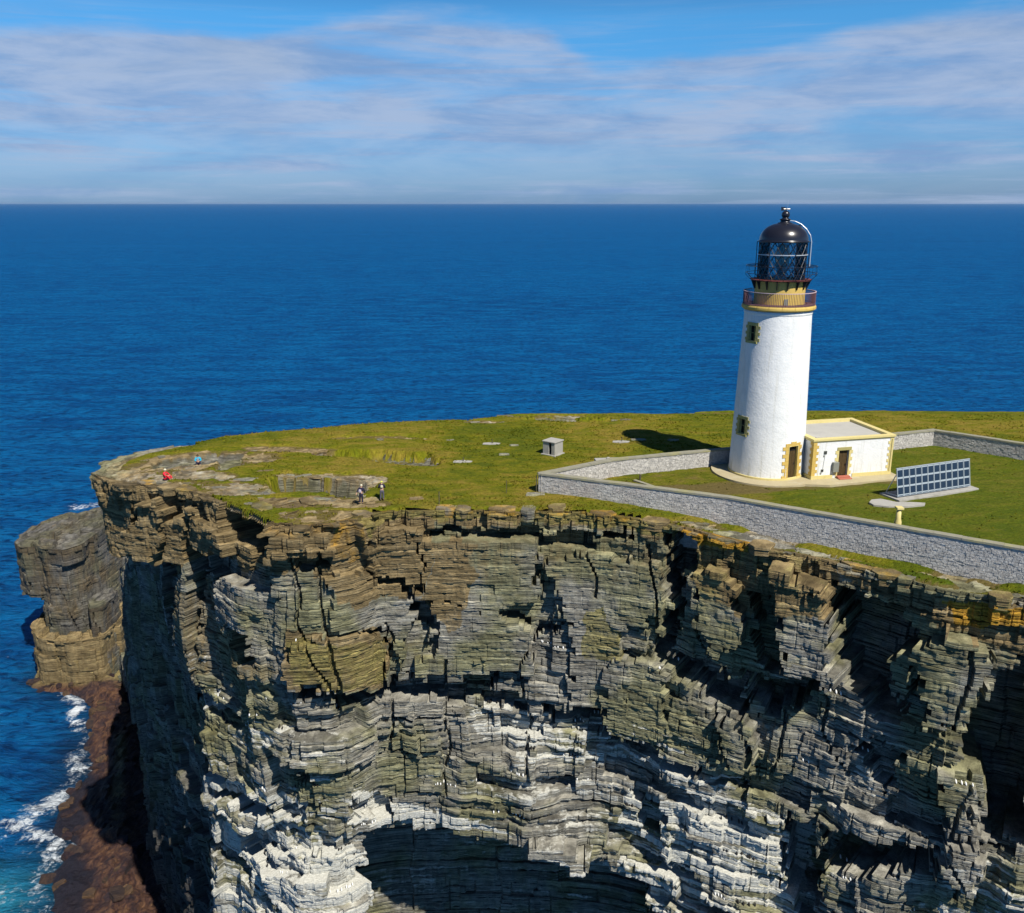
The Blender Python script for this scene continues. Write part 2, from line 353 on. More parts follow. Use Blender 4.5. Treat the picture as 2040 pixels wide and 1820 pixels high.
class MB:
    """collects solids and links them as ONE mesh object"""
    def __init__(s): s.v = []; s.f = []
    def add(s, vs, fs):
        k = len(s.v); s.v += [tuple(v) for v in vs]; s.f += [tuple(i + k for i in f) for f in fs]; return s
    def box(s, x0, x1, y0, y1, z0, z1, mtx=None):
        vs = [Vector(p) for p in ((x0, y0, z0), (x1, y0, z0), (x1, y1, z0), (x0, y1, z0), (x0, y0, z1), (x1, y0, z1), (x1, y1, z1), (x0, y1, z1))]
        if mtx: vs = [mtx @ v for v in vs]
        return s.add(vs, [(0, 3, 2, 1), (4, 5, 6, 7), (0, 1, 5, 4), (1, 2, 6, 5), (2, 3, 7, 6), (3, 0, 4, 7)])
    def lathe(s, prof, n=48, a0=0.0, a1=2 * math.pi, c=(0, 0, 0)):
        full = abs(a1 - a0 - 2 * math.pi) < 1e-6; m = n if full else n + 1; k = len(prof); vs = []
        for i in range(m):
            a = a0 + (a1 - a0) * i / n
            for r, z in prof: vs.append((c[0] + r * math.cos(a), c[1] + r * math.sin(a), c[2] + z))
        fs = []
        for i in range(n):
            j = (i + 1) % m
            for t in range(k - 1): fs.append((i * k + t, j * k + t, j * k + t + 1, i * k + t + 1))
        return s.add(vs, fs)
    def tube(s, pts, r, n=6, caps=True):
        pts = [Vector(p) for p in pts]; vs = []; up = Vector((0, 0, 1)); L = len(pts)
        for i, p in enumerate(pts):
            t = (pts[min(i + 1, L - 1)] - pts[max(i - 1, 0)]).normalized()
            a = t.cross(up)
            if a.length < 1e-3: a = t.cross(Vector((1, 0, 0)))
            a.normalize(); b = t.cross(a)
            rr = r[i] if isinstance(r, (list, tuple)) else r
            for k in range(n):
                an = 2 * math.pi * k / n; vs.append(p + a * (rr * math.cos(an)) + b * (rr * math.sin(an)))
        fs = [(i * n + k, i * n + (k + 1) % n, (i + 1) * n + (k + 1) % n, (i + 1) * n + k) for i in range(L - 1) for k in range(n)]
        if caps: fs += [tuple(range(n))[::-1], tuple(range((L - 1) * n, L * n))]
        return s.add(vs, fs)
    def prism(s, poly, z0, z1, mtx=None):
        n = len(poly); vs = [Vector((x, y, z0)) for x, y in poly] + [Vector((x, y, z1)) for x, y in poly]
        if mtx: vs = [mtx @ v for v in vs]
        return s.add(vs, [tuple(range(n))[::-1], tuple(range(n, 2 * n))] + [(i, (i + 1) % n, n + (i + 1) % n, n + i) for i in range(n)])
    def build(s, name, mat, parent=None, smooth=False, bevel=0.0):
        o = mesh_obj(name, s.v, s.f, mat, parent, smooth)
        if bevel:
            bm = bmesh.new(); bm.from_mesh(o.data)
            bmesh.ops.bevel(bm, geom=bm.edges[:], offset=bevel, segments=1, affect='EDGES')
            bm.to_mesh(o.data); bm.free()
        return o

# ------------------------------------------------------------------ numpy noise
def h2(ix, iy, seed):
    ix = ix.astype(np.int64); iy = iy.astype(np.int64)
    h = (ix * 374761393 + iy * 668265263 + seed * 2147483647 + 1013904223) & 0xFFFFFFFF
    h = ((h ^ (h >> 13)) * 1274126177) & 0xFFFFFFFF
    h = ((h ^ (h >> 16)) * 2246822519) & 0xFFFFFFFF
    return ((h ^ (h >> 15)) & 0xFFFFFF) / float(0xFFFFFF)

def vn(x, y, seed=0):
    x, y = np.broadcast_arrays(np.asarray(x, float), np.asarray(y, float))
    ix = np.floor(x); iy = np.floor(y); fx = x - ix; fy = y - iy
    fx = fx * fx * (3 - 2 * fx); fy = fy * fy * (3 - 2 * fy)
    return (h2(ix, iy, seed) * (1 - fx) + h2(ix + 1, iy, seed) * fx) * (1 - fy) + (h2(ix, iy + 1, seed) * (1 - fx) + h2(ix + 1, iy + 1, seed) * fx) * fy

def fbm(x, y, seed=0, o=4, g=0.5):
    s = 0; a = 1; t = 0
    for i in range(o): s = s + a * vn(x * 2 ** i, y * 2 ** i, seed + i * 17); t += a; a *= g
    return s / t - 0.5

def ss(v, a, b):
    t = np.clip((v - a) / (b - a), 0, 1); return t * t * (3 - 2 * t)

def inpoly(px, py, poly):
    poly = np.asarray(poly, float); x0, y0 = poly.min(0); x1, y1 = poly.max(0)
    ok = (px >= x0) & (px <= x1) & (py >= y0) & (py <= y1)
    r = np.zeros(px.shape, bool); X = px[ok]; Y = py[ok]; c = np.zeros(X.shape, bool)
    n = len(poly)
    for i in range(n):
        ax, ay = poly[i]; bx, by = poly[(i + 1) % n]
        if ay == by: continue
        k = ((ay > Y) != (by > Y)) & (X < (bx - ax) * (Y - ay) / (by - ay) + ax); c ^= k
    r[ok] = c; return r

def polydist(px, py, line, closed=False):
    line = np.asarray(line, float); n = len(line); d = np.full(px.shape, 1e9)
    for i in range(n if closed else n - 1):
        a = line[i]; b = line[(i + 1) % n]; ab = b - a; L = max(ab @ ab, 1e-9)
        t = np.clip(((px - a[0]) * ab[0] + (py - a[1]) * ab[1]) / L, 0, 1)
        d = np.minimum(d, np.hypot(px - a[0] - t * ab[0], py - a[1] - t * ab[1]))
    return d

def smooth_curve(cp, step, passes=3, win=1.2):
    cp = np.asarray(cp, float); seg = np.hypot(*np.diff(cp, axis=0).T); s = np.r_[0, np.cumsum(seg)]
    n = int(s[-1] / 0.1); t = np.linspace(0, s[-1], n); P = np.stack([np.interp(t, s, cp[:, 0]), np.interp(t, s, cp[:, 1])], 1)
    k = max(1, int(win / 0.1)); ker = np.ones(k) / k
    for _ in range(passes):
        Q = np.pad(P, ((k, k), (0, 0)), mode='edge')
        P2 = np.stack([np.convolve(Q[:, i], ker, 'same')[k:-k] for i in (0, 1)], 1); P2[0] = P[0]; P2[-1] = P[-1]; P = P2
    seg = np.hypot(*np.diff(P, axis=0).T); s = np.r_[0, np.cumsum(seg)]
    t = np.arange(0, s[-1], step)
    return np.stack([np.interp(t, s, P[:, 0]), np.interp(t, s, P[:, 1])], 1), t

# the brink of the headland, from the right round the western tip
FRONT = [(64, 36), (50, 46), (40, 52.5), (34.6, 56.1), (31.7, 56.9), (29.6, 58.0), (27.6, 59.9), (25.3, 62.0), (23.4, 63.2), (20.7, 64.3),
         (18.7, 65.4), (15.2, 67.4), (12.6, 69.0), (7.5, 70.6), (2.5, 71.0), (-5.0, 71.3), (-11.8, 71.0), (-13.2, 69.2), (-14.8, 68.2),
         (-19.2, 67.9), (-22.6, 71.0), (-25.6, 74.3), (-28.7, 77.0), (-31.5, 78.4), (-35.2, 79.9), (-40.6, 84.0), (-41.6, 88.5), (-39.6, 92.6), (-36.5, 94.3)]
BACK = [(-36.5, 94.3), (-33.7, 94.8), (-26.0, 98.6), (-18.5, 101.0), (-10.0, 102.8), (-4.2, 104.3), (0.0, 107.2), (11.0, 107.0), (26.6, 108.7), (45, 108.6), (63.2, 108.0), (110, 104)]
SEA_Z = -76.0
# relief and colour zones of the cliff face: value and outline in (metres along the brink, height)
RELIEF = [
    (0.8, [(107.2, -1.2), (102.5, -2.6), (97.8, -3.6), (98.3, -4.8), (103, -5.2), (106.1, -5.6), (107.2, -3.8)]),
    (-1.8, [(102.1, -0.4), (94.5, -0.1), (94.5, -1.5), (96.1, -2.8), (97.8, -3.6), (102.5, -2.5)]),
    (1.3, [(112.2, -1.1), (109.6, -1.1), (110.5, -5.4), (112.2, -7.2), (115.4, -6.4), (113.5, -3.2)]),
    (-1.6, [(115.2, -2.9), (113.3, -2.6), (115.1, -6.1), (116, -6.3)]),
    (0.9, [(110.1, -3.1), (107.6, -2.7), (108.8, -12.5), (109.4, -20), (113.1, -19.2), (111.1, -11)]),
    (-2.2, [(107.6, -2.8), (107, -2.7), (108.6, -16.6), (109.2, -16.7)]),
    (-3.2, [(121.6, -9.1), (115.9, -6.9), (112.1, -7.6), (111.5, -12), (113.1, -17.6), (111.3, -22.6), (111.4, -31.2), (110.5, -48), (121.6, -53.5), (121.6, -23.1)]),
    (1.6, [(118.4, -9.3), (116.3, -8.8), (117.2, -15.4), (119.6, -19.5), (119.9, -15.6)]),
    (-1.4, [(94.2, -14.4), (84.7, -15.6), (84.4, -17.7), (93, -15.9)]),
    (0.9, [(93.9, -10.2), (90.9, -9.3), (85, -11.3), (85.4, -15.7), (93.9, -13.9)]),
    (-1.3, [(83.8, -15.1), (75.5, -15.1), (75.9, -17.5), (82.4, -18)]),
    (-1, [(72, -10.3), (69.4, -10.2), (72.4, -12.7)]),
    (-2.2, [(61.3, -0.2), (58.4, -0.3), (58.5, -2.7), (59.7, -4), (59.9, -8.5), (60.5, -11.8), (61.7, -11.9), (61.3, -7.4), (60.8, -3.1)]),
    (-1.9, [(61.4, -11.4), (57.7, -10.6), (54.3, -12.2), (53.6, -16.3), (55.8, -14.7), (60.2, -12.7)]),
    (2, [(52.1, -1.4), (48.2, -1), (47.2, -9), (51.3, -9.4)]),
    (-1.6, [(54.2, -3.6), (51.9, -4), (51.3, -10), (53.4, -10.2)]),
    (-2.3, [(47.9, -1.2), (43.2, -2.2), (41.5, -3.7), (41.7, -7.7), (42.5, -10.9), (45.1, -10.8), (47.2, -9)]),
    (1.1, [(42, -5.4), (39.8, -2.6), (37, -3.5), (37.9, -9.2), (40.2, -10.1)]),
    (-3.4, [(36.6, -5.4), (34.6, -4.2), (32.6, -18.5), (35.8, -19), (38, -13.6), (37.8, -9.5)]),
    (-2.2, [(54.3, -11.5), (47.4, -9.3), (49.1, -12.1), (52.5, -14.6)]),
    (-1.6, [(71.3, -18), (65.8, -18.2), (65.9, -20.3), (71, -20.3)]),
    (-1.6, [(66.7, -20.3), (61.7, -20.6), (56.5, -20.7), (57.1, -21.8), (66.5, -21.5)]),
    (-6.6, [(87.1, -31.3), (84.8, -31.7), (82.1, -32.2), (79.5, -31.9), (76.9, -32.2), (72.3, -32.1), (69.5, -33.7), (65.7, -34.1), (63.8, -36.1), (61.5, -35.6), (53.5, -83.3), (89.1, -89.4), (88.4, -43.4), (87.7, -35.9), (87.1, -33)]),
    (-4, [(85, -35.5), (81.7, -34), (77, -35.7), (74.2, -35.1), (69.9, -37), (65.7, -37.1), (63.6, -41.1), (58.7, -87.6), (86.5, -92.4), (88, -41.4)]),
    (2.2, [(72.3, -30.5), (67.2, -32), (67.2, -33.5), (72.3, -32.3)]),
    (-2.2, [(50.1, -22.8), (46.9, -24), (46, -29.8), (49.6, -31.1)]),
    (-2.2, [(47, -22.3), (38.8, -20.6), (38.4, -22.7), (46.4, -26.2)]),
    (-1.3, [(107.1, -5.1), (100.3, -4.2), (100.7, -6.2), (107.2, -8.6)]),
    (-1.5, [(101.6, -11.2), (98.3, -10.5), (97.5, -13.6), (101.3, -15.1)]),
    (-0.9, [(93.1, -3.8), (92, -2.6), (90.2, -2.9), (90.2, -3.9)]),
    (-1, [(82.9, -7.5), (81.2, -7.8), (81.5, -10.4), (82.8, -10.1)]),
    (-0.8, [(78, -6.3), (75.4, -6.3), (75.4, -7.5), (77.8, -7.4)]),
    (-0.9, [(75.3, -9), (72.8, -9.1), (72.8, -10.5), (75.1, -10.3)]),
    (-1.4, [(90.5, -15.5), (72.7, -17.3), (72.7, -19.1), (90.1, -17.1)]),
    (-1.2, [(105.5, -34.2), (98.1, -30.1), (92.1, -29.3), (91.3, -32.2), (96.9, -33.3), (104.8, -36.7)]),
    (-1.2, [(108.9, -31.6), (91.9, -26.3), (91.8, -27.1), (109, -32.8)]),
    (-1.3, [(96.2, -23.7), (92.5, -23), (92.7, -24.7), (96.2, -25.3)]),
    (-1.4, [(89.3, -26.6), (85.6, -28.3), (85.3, -30.5), (89.1, -28.7)]),
    (-1.3, [(67, -1.1), (64.1, -0.9), (64.1, -1.9), (66.8, -2)]),
    (-1, [(81.3, -1.4), (72.1, -1.7), (67, -1.8), (67, -2.8), (81.3, -2.4)]),
    (-1.4, [(45.6, -14.3), (43.4, -12.9), (41.7, -14.7), (42.8, -17.9)]),
    (-1.2, [(63.3, -25.2), (60.1, -24.9), (60.3, -29.6), (62.6, -29.8)]),
    (1, [(87.8, -0.4), (81.8, -1.9), (82.1, -6.6), (86.6, -5.1)]),
    (0.9, [(94.3, -0.1), (90, -0.5), (90.3, -2.8), (94.6, -3.1)]),
    (1, [(69.1, -9.4), (64.5, -9.5), (63.8, -17), (68.9, -17.6)]),
    (0.8, [(43.7, -6.3), (41.5, -5.3), (42.4, -10.1)]),
    (0.9, [(82.3, -13.3), (76.2, -13.6), (76.2, -15.1), (82.4, -15.4)]),
    (0.8, [(90.2, -4), (82.3, -7.5), (83.8, -14.6), (84.6, -10.8), (90.1, -8.9)]),
    (0.9, [(80.6, -8), (75, -9.1), (72.4, -10.8), (72.4, -14.6), (81.2, -13.2)]),
    (0.9, [(81.7, -2.7), (72, -2.7), (72, -7.5), (75.9, -8.9), (82.1, -7.5)]),
    (1, [(71.6, -3.8), (61.2, -2.9), (60.5, -7.7), (65.1, -9.8), (69.8, -9.3)]),
    (1.2, [(65.7, -12.8), (60.7, -12.4), (59.9, -18.8), (63.9, -20.3), (66.2, -18.7)]),
    (1, [(58.6, -3.3), (55.3, -3), (54.6, -7.6), (56.1, -10.2), (58.4, -6.7)]),
    (1.2, [(55.8, -15.1), (53.3, -14.4), (52.8, -18.9), (55.1, -19.2)]),
    (0.9, [(39.1, -13.8), (36.5, -13.7), (35.9, -18.2), (38.2, -18.7)]),
    (1.5, [(38.7, -19.7), (36.1, -19.1), (35.7, -22.4), (38, -22.8)]),
]
GUANO = [
    (0.75, [(110.5, -20.8), (106.1, -19.5), (106.5, -21.9), (110.8, -23.2)]),
    (0.6, [(104.6, -20.8), (98.3, -19.3), (95.2, -19.5), (98.8, -23.1), (105, -23.3)]),
    (0.75, [(110.4, -30.6), (99.4, -27), (87.8, -27.3), (81.6, -31.2), (82.1, -32.6), (92, -28.2), (109.1, -33.4), (110.7, -33.3)]),
    (0.85, [(110.1, -36.1), (100, -30.6), (89.5, -31.8), (87.4, -35), (88.1, -43.6), (111.3, -52.8)]),
    (0.8, [(89.7, -25.9), (80.7, -30.7), (81.6, -32.6), (88.4, -29.1)]),
    (0.65, [(81.5, -29.6), (66.7, -32.9), (67.6, -34.1), (80.7, -31.8)]),
    (0.5, [(77.7, -18.2), (65.7, -19.1), (65.6, -24.2), (77.8, -22.2)]),
    (0.6, [(67.4, -20.6), (53.2, -21.9), (53.3, -25.8), (66.9, -24.9)]),
    (0.55, [(64.2, -23.4), (47.9, -23), (49.1, -37.6), (63.5, -44)]),
    (0.55, [(38.1, -22.1), (32.2, -21.7), (31.3, -28.3), (37.7, -31.2)]),
    (0.6, [(55.2, -24), (52.7, -23.2), (51.4, -29.1), (54.8, -29.4)]),
    (0.5, [(45.7, -13.1), (41.4, -17.2), (42.6, -20.4), (45.3, -16.4)]),
    (0.45, [(108.3, -6.3), (100.6, -5.7), (100.6, -10.9), (109.8, -18.5)]),
    (0.5, [(120.1, -10.8), (111.5, -7.4), (113, -19.2), (120.7, -19.8)]),
]
OCHRE = [
    (1, [(120.2, 2.6), (93.5, 1.7), (81.2, 0.6), (81.6, -7.1), (88.3, -7.5), (92.2, -3.9), (108.4, -7.3), (111.8, -9.4), (121.6, -9.1)]),
    (0.9, [(60.5, 0.2), (48.5, 0.2), (47.8, -3.6), (54, -5.7), (58.1, -4.5)]),
    (0.7, [(48.4, -0.5), (35.1, -0.6), (34.7, -3.5), (39.7, -3.2)]),
    (0.6, [(87.8, 1.2), (60.9, 1), (60.8, -1.1), (87.9, -1)]),
    (0.6, [(93.8, -8.8), (84.6, -10.8), (85.2, -16.1), (94.1, -13.9)]),
    (0.45, [(111.8, -9.4), (100.7, -11.4), (94.6, -14), (111.9, -20)]),
    (0.5, [(81.3, -2.5), (76.7, -2.5), (79.4, -10.9), (81.5, -8.5)]),
]
LICHEN = [
    (0.62, [(67.5, -8.2), (65.4, -7.6), (64.8, -12.6), (67.6, -13)]),
    (0.6, [(93.8, -9.5), (85, -11.3), (85.4, -15.7), (93.9, -14)]),
    (0.7, [(87.8, 1.2), (60.9, 1), (60.8, -1.1), (87.9, -1)]),
    (0.5, [(60.5, -0.2), (48.5, 0.2), (47.2, -8.9), (60.1, -7.2)]),
    (0.6, [(36.3, -5.3), (34.5, -4.9), (34.2, -7.1), (36, -7.2)]),
    (0.4, [(84.6, -11.2), (79.4, -12.3), (79.4, -15.2), (83.8, -14.6)]),
    (0.5, [(109.3, -24.3), (106.3, -23.3), (103.6, -28.7), (107.3, -30.4)]),
]
ORANGE = [
    (0.7, [(40.4, -1.1), (35.1, -0.6), (34.9, -2.2), (40.1, -2.7)]),
    (0.3, [(97.1, 0.2), (86.5, -0), (87.9, -1.1), (94.5, -0.6)]),
    (0.42, [(89.8, 0.1), (87.9, -0.3), (88.3, -3.5), (89.6, -3.2)]),
    (0.6, [(60.5, -0.2), (54.4, -0.1), (54.3, -0.9), (60.4, -1.1)]),
    (0.35, [(87.8, 0.9), (60.9, 0.8), (60.9, -0.1), (87.9, -0.1)]),
]

# ------------------------------------------------------------------ terrain shape of the headland
WALL_FRONT = [(2.6, 76.1), (9.0, 73.3), (17.5, 69.5), (25.7, 64.3), (35.3, 58.2), (50, 48.6), (64, 39.0)]
WALL_BACK = [(2.6, 76.1), (9.3, 80.6), (17.85, 83.5), (21.6, 84.7)]
WALL_REAR = [(26.4, 86.4), (39.9, 90.4), (44.2, 91.9)]
WALL_RIGHT = [(44.2, 91.9), (50.6, 86.4), (62, 76.6)]
WALL_TOP = 1.62

def wall_side(x, y):
    """metres in front of (outside) the near wall line, negative behind it"""
    w = np.array(WALL_FRONT); yl = np.interp(x, w[:, 0], w[:, 1]); return (yl - y) * 0.86

# sunken places in the turf: centre, half sizes, turn, depth
PITS = [((-17.6, 78.4), (4.8, 2.6), -0.15, 2.0), ((-15.2, 78.6), (2.4, 1.9), -0.35, 1.9), ((-14.5, 88.6), (6.5, 1.3), -0.10, 0.9), ((-10.2, 86.4), (3.4, 1.5), -0.2, 0.8),
        ((6.5, 104.0), (5.5, 0.9), -0.06, 0.5), ((-32.5, 87.5), (3.4, 2.2), 0.2, 0.7), ((-28.2, 86.4), (1.3, 3.2), 0.25, 0.6)]

def terrain(x, y):
    t = ss(wall_side(x, y), -1.0, 0.7) * ss(x, 6, 27)
    z = -1.12 * t - 0.4 * ss(wall_side(x, y), 3.0, 7.0) * ss(x, 18, 34)
    z = z + 0.5 * fbm(x * 0.07, y * 0.07, 5, 3) * ss(np.hypot(x - 24, y - 80), 9, 16) * ss(-np.minimum(wall_side(x, y), 0) * 0 + 1, 0, 1) * (x < 2)
    z = z + 0.06 * fbm(x * 0.5, y * 0.5, 9, 3)
    z = z - 0.9 * ss(-x, 29, 40) ** 1.2 * 1.0
    return z

def pitdepth(x, y):
    d = np.zeros(np.shape(x)); wx = x + 0.9 * fbm(x * 0.6, y * 0.6, 31, 3) * 2; wy = y + 0.7 * fbm(x * 0.6, y * 0.6, 37, 3) * 2
    for (cx, cy), (a, b), t, dep in PITS:
        u = ((wx - cx) * math.cos(t) + (wy - cy) * math.sin(t)) / a; v = (-(wx - cx) * math.sin(t) + (wy - cy) * math.cos(t)) / b
        r = np.maximum(np.abs(u), np.abs(v)) * 0.6 + np.hypot(u, v) * 0.4
        # steep on the far side, shelving up towards the near side
        prof = ss(1.05 - r, 0.0, 0.10) * np.clip(0.45 + 0.55 * (v + 1) / 2, 0, 1)
        d = np.maximum(d, dep * prof)
    return d

def blocks(u, v, seed, wu, hv, ramp=0.0):
    """piecewise-constant (plus optional tilt) random offset on a broken brick pattern, -1..1"""
    cv = v / hv + 0.35 * vn(u / (wu * 3.1), v * 0, seed + 3)
    row = np.floor(cv); sh = h2(row, row * 0, seed + 7) * 5
    cu = u / wu * (0.7 + 0.6 * h2(row, row * 0 + 5, seed)) + sh
    ci = np.floor(cu); f = cu - ci
    split = h2(ci, row, seed + 11); ci2 = ci * 3 + (f > 0.35 + 0.3 * split)
    o = h2(ci2, row, seed + 13) * 2 - 1
    if ramp: o = o + ramp * (h2(ci2, row, seed + 19) * 2 - 1) * (f - 0.5) * 2
    return o

def facets(u, v, seed, wu, hv):
    """angular joint faces: piecewise-linear in plan, stepping from one storey of rock to the next, -1..1"""
    row = np.floor(v / hv + 0.4 * vn(u / (wu * 2.3), v * 0, seed + 3)); cu = u / wu + h2(row, row * 0, seed + 7) * 7
    ci = np.floor(cu); f = cu - ci; k = 0.25 + 0.5 * h2(ci, row, seed + 5); f = np.where(f < k, f / k * 0.5, 0.5 + (f - k) / (1 - k) * 0.5)
    n0 = h2(ci * 2, row, seed + 9); n1 = h2(ci * 2 + 1, row, seed + 9); n2 = h2(ci * 2 + 2, row, seed + 9)
    # half of the corners are clean breaks instead of folds
    br = h2(ci, row, seed + 15) > 0.5; n2b = np.where(br, n1, n2)
    return np.where(f < 0.5, n0 + (n1 - n0) * f * 2, n1 + (n2b - n1) * (f - 0.5) * 2) * 2 - 1

# ------------------------------------------------------------------ bedded rock face from a brink line
def strata_face(name, line, u, ztop, z_end, seed, zones=None, fine_end=-80.0, amp=1.0, parent=None, base_off=None, inward=3.0, closed=False, bed=(0.17, 0.44), colour=None, mat=None, kz=None):
    rnd = random.Random(seed)
    n = len(line)
    if closed:
        t = np.roll(line, -1, 0) - np.roll(line, 1, 0)
    else:
        t = np.gradient(line, axis=0)
    k = max(3, int(1.5 / max(u[1] - u[0], 1e-3)))
    ker = np.ones(k) / k
    tt = np.stack([np.convolve(np.pad(t[:, i], k, mode='wrap' if closed else 'edge'), ker, 'same')[k:-k] for i in (0, 1)], 1)
    tt /= np.hypot(tt[:, 0], tt[:, 1])[:, None]
    nrm = np.stack([-tt[:, 1], tt[:, 0]], 1)            # line runs right to left: left-hand normal faces the viewer
    # beds
    zs = [0.0]; thick_run = 0; lo, hi = bed
    while zs[-1] > z_end:
        z = zs[-1]
        if z > fine_end:
            if z < -38 and fine_end < -50: lo, hi = 0.4, 0.85
            th = rnd.uniform(lo, hi) if rnd.random() < 0.8 else rnd.uniform(hi, hi * 1.7)
        else: th = rnd.uniform(0.9, 1.8)
        zs.append(z - th)
    zs = np.array(zs); nb = len(zs) - 1
    U = u[None, :]; zc = (zs[:-1] + zs[1:]) / 2; Z = np.broadcast_to(zc[:, None], (nb, n)).copy(); UU = np.broadcast_to(U, (nb, n)).copy()
    # macro blocks on a warped frame
    wu = UU + 0.7 * fbm(UU * 0.16, Z * 0.16, seed + 1, 3) * 2; wz = Z + 0.8 * fbm(UU * 0.12, Z * 0.2, seed + 2, 3) * 2
    depth = ss(-Z, 2, 22)
    o = 0.85 * facets(wu, wz, seed + 10, 8.5, 10.5) + 0.36 * facets(wu, wz, seed + 20, 3.8, 4.6) * (0.5 + 0.9 * depth)
    o += 0.30 * blocks(wu, wz, seed + 25, 6.0, 6.5) + 0.13 * blocks(wu, Z, seed + 30, 1.9, 0.95, 0.5) * depth
    if not closed:
        # harder and softer benches: long shadowed slots between ledges lower down
        bn_ = np.floor(wz / 1.9 + 0.9 * vn(UU / 13.0, 0 * UU, seed + 26)); hb = h2(bn_, np.floor(UU / 9.0 + 0.5 * h2(bn_, bn_ * 0, seed + 27) * 9), seed + 28)
        o += ss(-Z, 13, 20) * (0.36 * (hb * 2 - 1) - 0.85 * (hb < 0.22))
    o += 0.5 * fbm(UU * 0.06, Z * 0.05, seed + 3, 2)
    o *= amp * (0.45 + 0.55 * ss(-Z, 1.0, 8.0)) if not closed else amp
    if kz is not None: o *= kz(UU, Z)
    if zones:
        ju = UU + 0.55 * (h2(np.floor(UU / 1.1 + 3 * vn(Z / 1.7, 0, seed)), np.floor(Z / 0.9), seed + 41) - 0.5) * 2
        jz = Z + 0.45 * (h2(np.floor(UU / 1.6), np.floor(Z / 1.1), seed + 43) - 0.5) * 2
        flat = np.ones(o.shape)
        for val, poly in zones:
            q = inpoly(ju, jz, poly)
            o = np.where(q, o * (0.45 if val < 0 else 0.15) + val * (1.9 if val <= -1.8 else 1.45 if val < 0 else 1.2), o); flat = np.where(q, 1.0 if val < 0 else 0.38, flat)
        flat = flat * (0.62 + 0.38 * ss(-Z, 6, 16))
    else: flat = 1.0
    # bed-by-bed: joints shared by a few beds, then single-bed blocks
    bi = np.arange(nb)[:, None]
    joint = np.floor(UU / (1.9 + 2.0 * h2(np.floor(bi / 6.0), bi * 0, seed + 50)) + 9 * h2(np.floor(bi / 6.0), bi * 0 + 1, seed + 51))
    ledge = fbm(UU * 0.09, Z * 0.11, seed + 60, 3) * 2                          # where ledges stand out strongly
    la = 0.025 + 0.085 * ss(ledge, -0.25, 0.45) + 0.13 * depth * ss(ledge, -0.3, 0.5)
    la = la * flat
    o += 0.42 * la * (h2(joint, bi, seed + 52) * 2 - 1)
    o += 1.0 * la * (h2(bi, bi * 0, seed + 53) * 2 - 1) + 0.6 * la * (vn(UU * 0.12, bi * 3.7, seed + 56) * 2 - 1)
    o += 0.09 * (vn(UU * 1.6, bi * 5.3, seed + 54) - 0.5) * 2 + 0.05 * (vn(UU * 5.0, bi * 3.1, seed + 55) - 0.5) * 2
    # vertical joints opened as narrow clefts
    jj = np.concatenate([np.zeros((nb, 1)), (np.diff(joint, axis=1) != 0)], 1)
    open_ = (h2(joint, np.floor(bi / 4.0), seed + 57) > 0.74) * jj
    o -= open_ * 0.22 * flat
    # long master cracks
    for c in range(int(u[-1] / 5.5) + 1):
        cu = c * 5.5 + rnd.uniform(0, 4.5); z0 = -rnd.uniform(0, 14); z1 = z0 - rnd.uniform(5, 16)
        uc = cu + 0.7 * (vn(Z * 0.35, 0 * Z + c, seed + 70) - 0.5) * 2 + (0.25 * (Z - z0) if rnd.random() < 0.3 else 0)
        o -= 0.6 * ((np.abs(UU - uc) < 0.13) & (Z < z0) & (Z > z1))
    if base_off is not None: o = o + base_off(UU, Z)
    rec = 0.05 + 0.19 * ss(ledge + 0.7 * (h2(bi, bi * 0, seed + 61) - 0.5), -0.35, 0.45) + 0.07 * depth
    rec = rec * (0.6 + 0.8 * vn(UU * 0.8, bi * 1.7, seed + 62)) * (0.35 + 0.65 * flat)
    keep = h2(bi, np.floor(UU / 2.7 + bi * 0.37), seed + 63) < 0.30
    rec = np.where(keep, 0.01, rec)
    dz = 0.18 * fbm(U * 0.05, 0 * U, seed + 80, 2)[0] * 2 + 0.03 * fbm(U * 0.5, 0 * U, seed + 81, 2)[0]
    rows_o = []; rows_z = []; rows_b = []
    # shelf running inward at the top
    for w, zsh in ((inward, -0.55), (inward * 0.6, -0.45), (inward * 0.3, -0.3)):
        rows_o.append(np.full(n, -w)); rows_z.append(np.full(n, zsh)); rows_b.append(0)
    for b in range(nb):
        th = zs[b] - zs[b + 1]; g = min(0.10, 0.26 * th)
        zt, zb = zs[b] - (0 if b == 0 else g * 0.5), zs[b + 1] + g * 0.5
        prev = rec[b] if b else 0.0
        if b:
            inner = np.minimum(o[b - 1] - rec[b - 1], o[b] - rec[b] * 0.8)
            rows_o.append(inner); rows_z.append(np.full(n, zs[b] + g * 0.4)); rows_b.append(b)
            rows_o.append(inner); rows_z.append(np.full(n, zs[b] - g * 0.4)); rows_b.append(b)
        rough_t = 0.05 * (vn(u * 2.3, u * 0 + b * 1.3, seed + 90) - 0.3)
        rows_o.append(o[b] - rough_t - 0.03); rows_z.append(zt + 0.05 * (vn(u * 1.1, u * 0 + b * 7.7, seed + 91) - 0.5)); rows_b.append(b)
        if th > 0.36:
            rows_o.append(o[b] + 0.05 * (vn(u * 3.0, u * 0 + b * 2.9, seed + 92) - 0.5) * 2); rows_z.append(np.full(n, (zt + zb) / 2)); rows_b.append(b)
        rows_o.append(o[b] - 0.05 * vn(u * 2.0, u * 0 + b * 4.1, seed + 93)); rows_z.append(zb + 0.05 * (vn(u * 1.1, u * 0 + b * 9.7, seed + 94) - 0.5)); rows_b.append(b)
    O = np.array(rows_o); ZZ = np.array(rows_z, float) if False else np.stack([np.broadcast_to(z, (n,)) for z in rows_z]).astype(float)
    rb = np.array(rows_b)
    damp = ss(-ZZ, 0.0, 1.5)
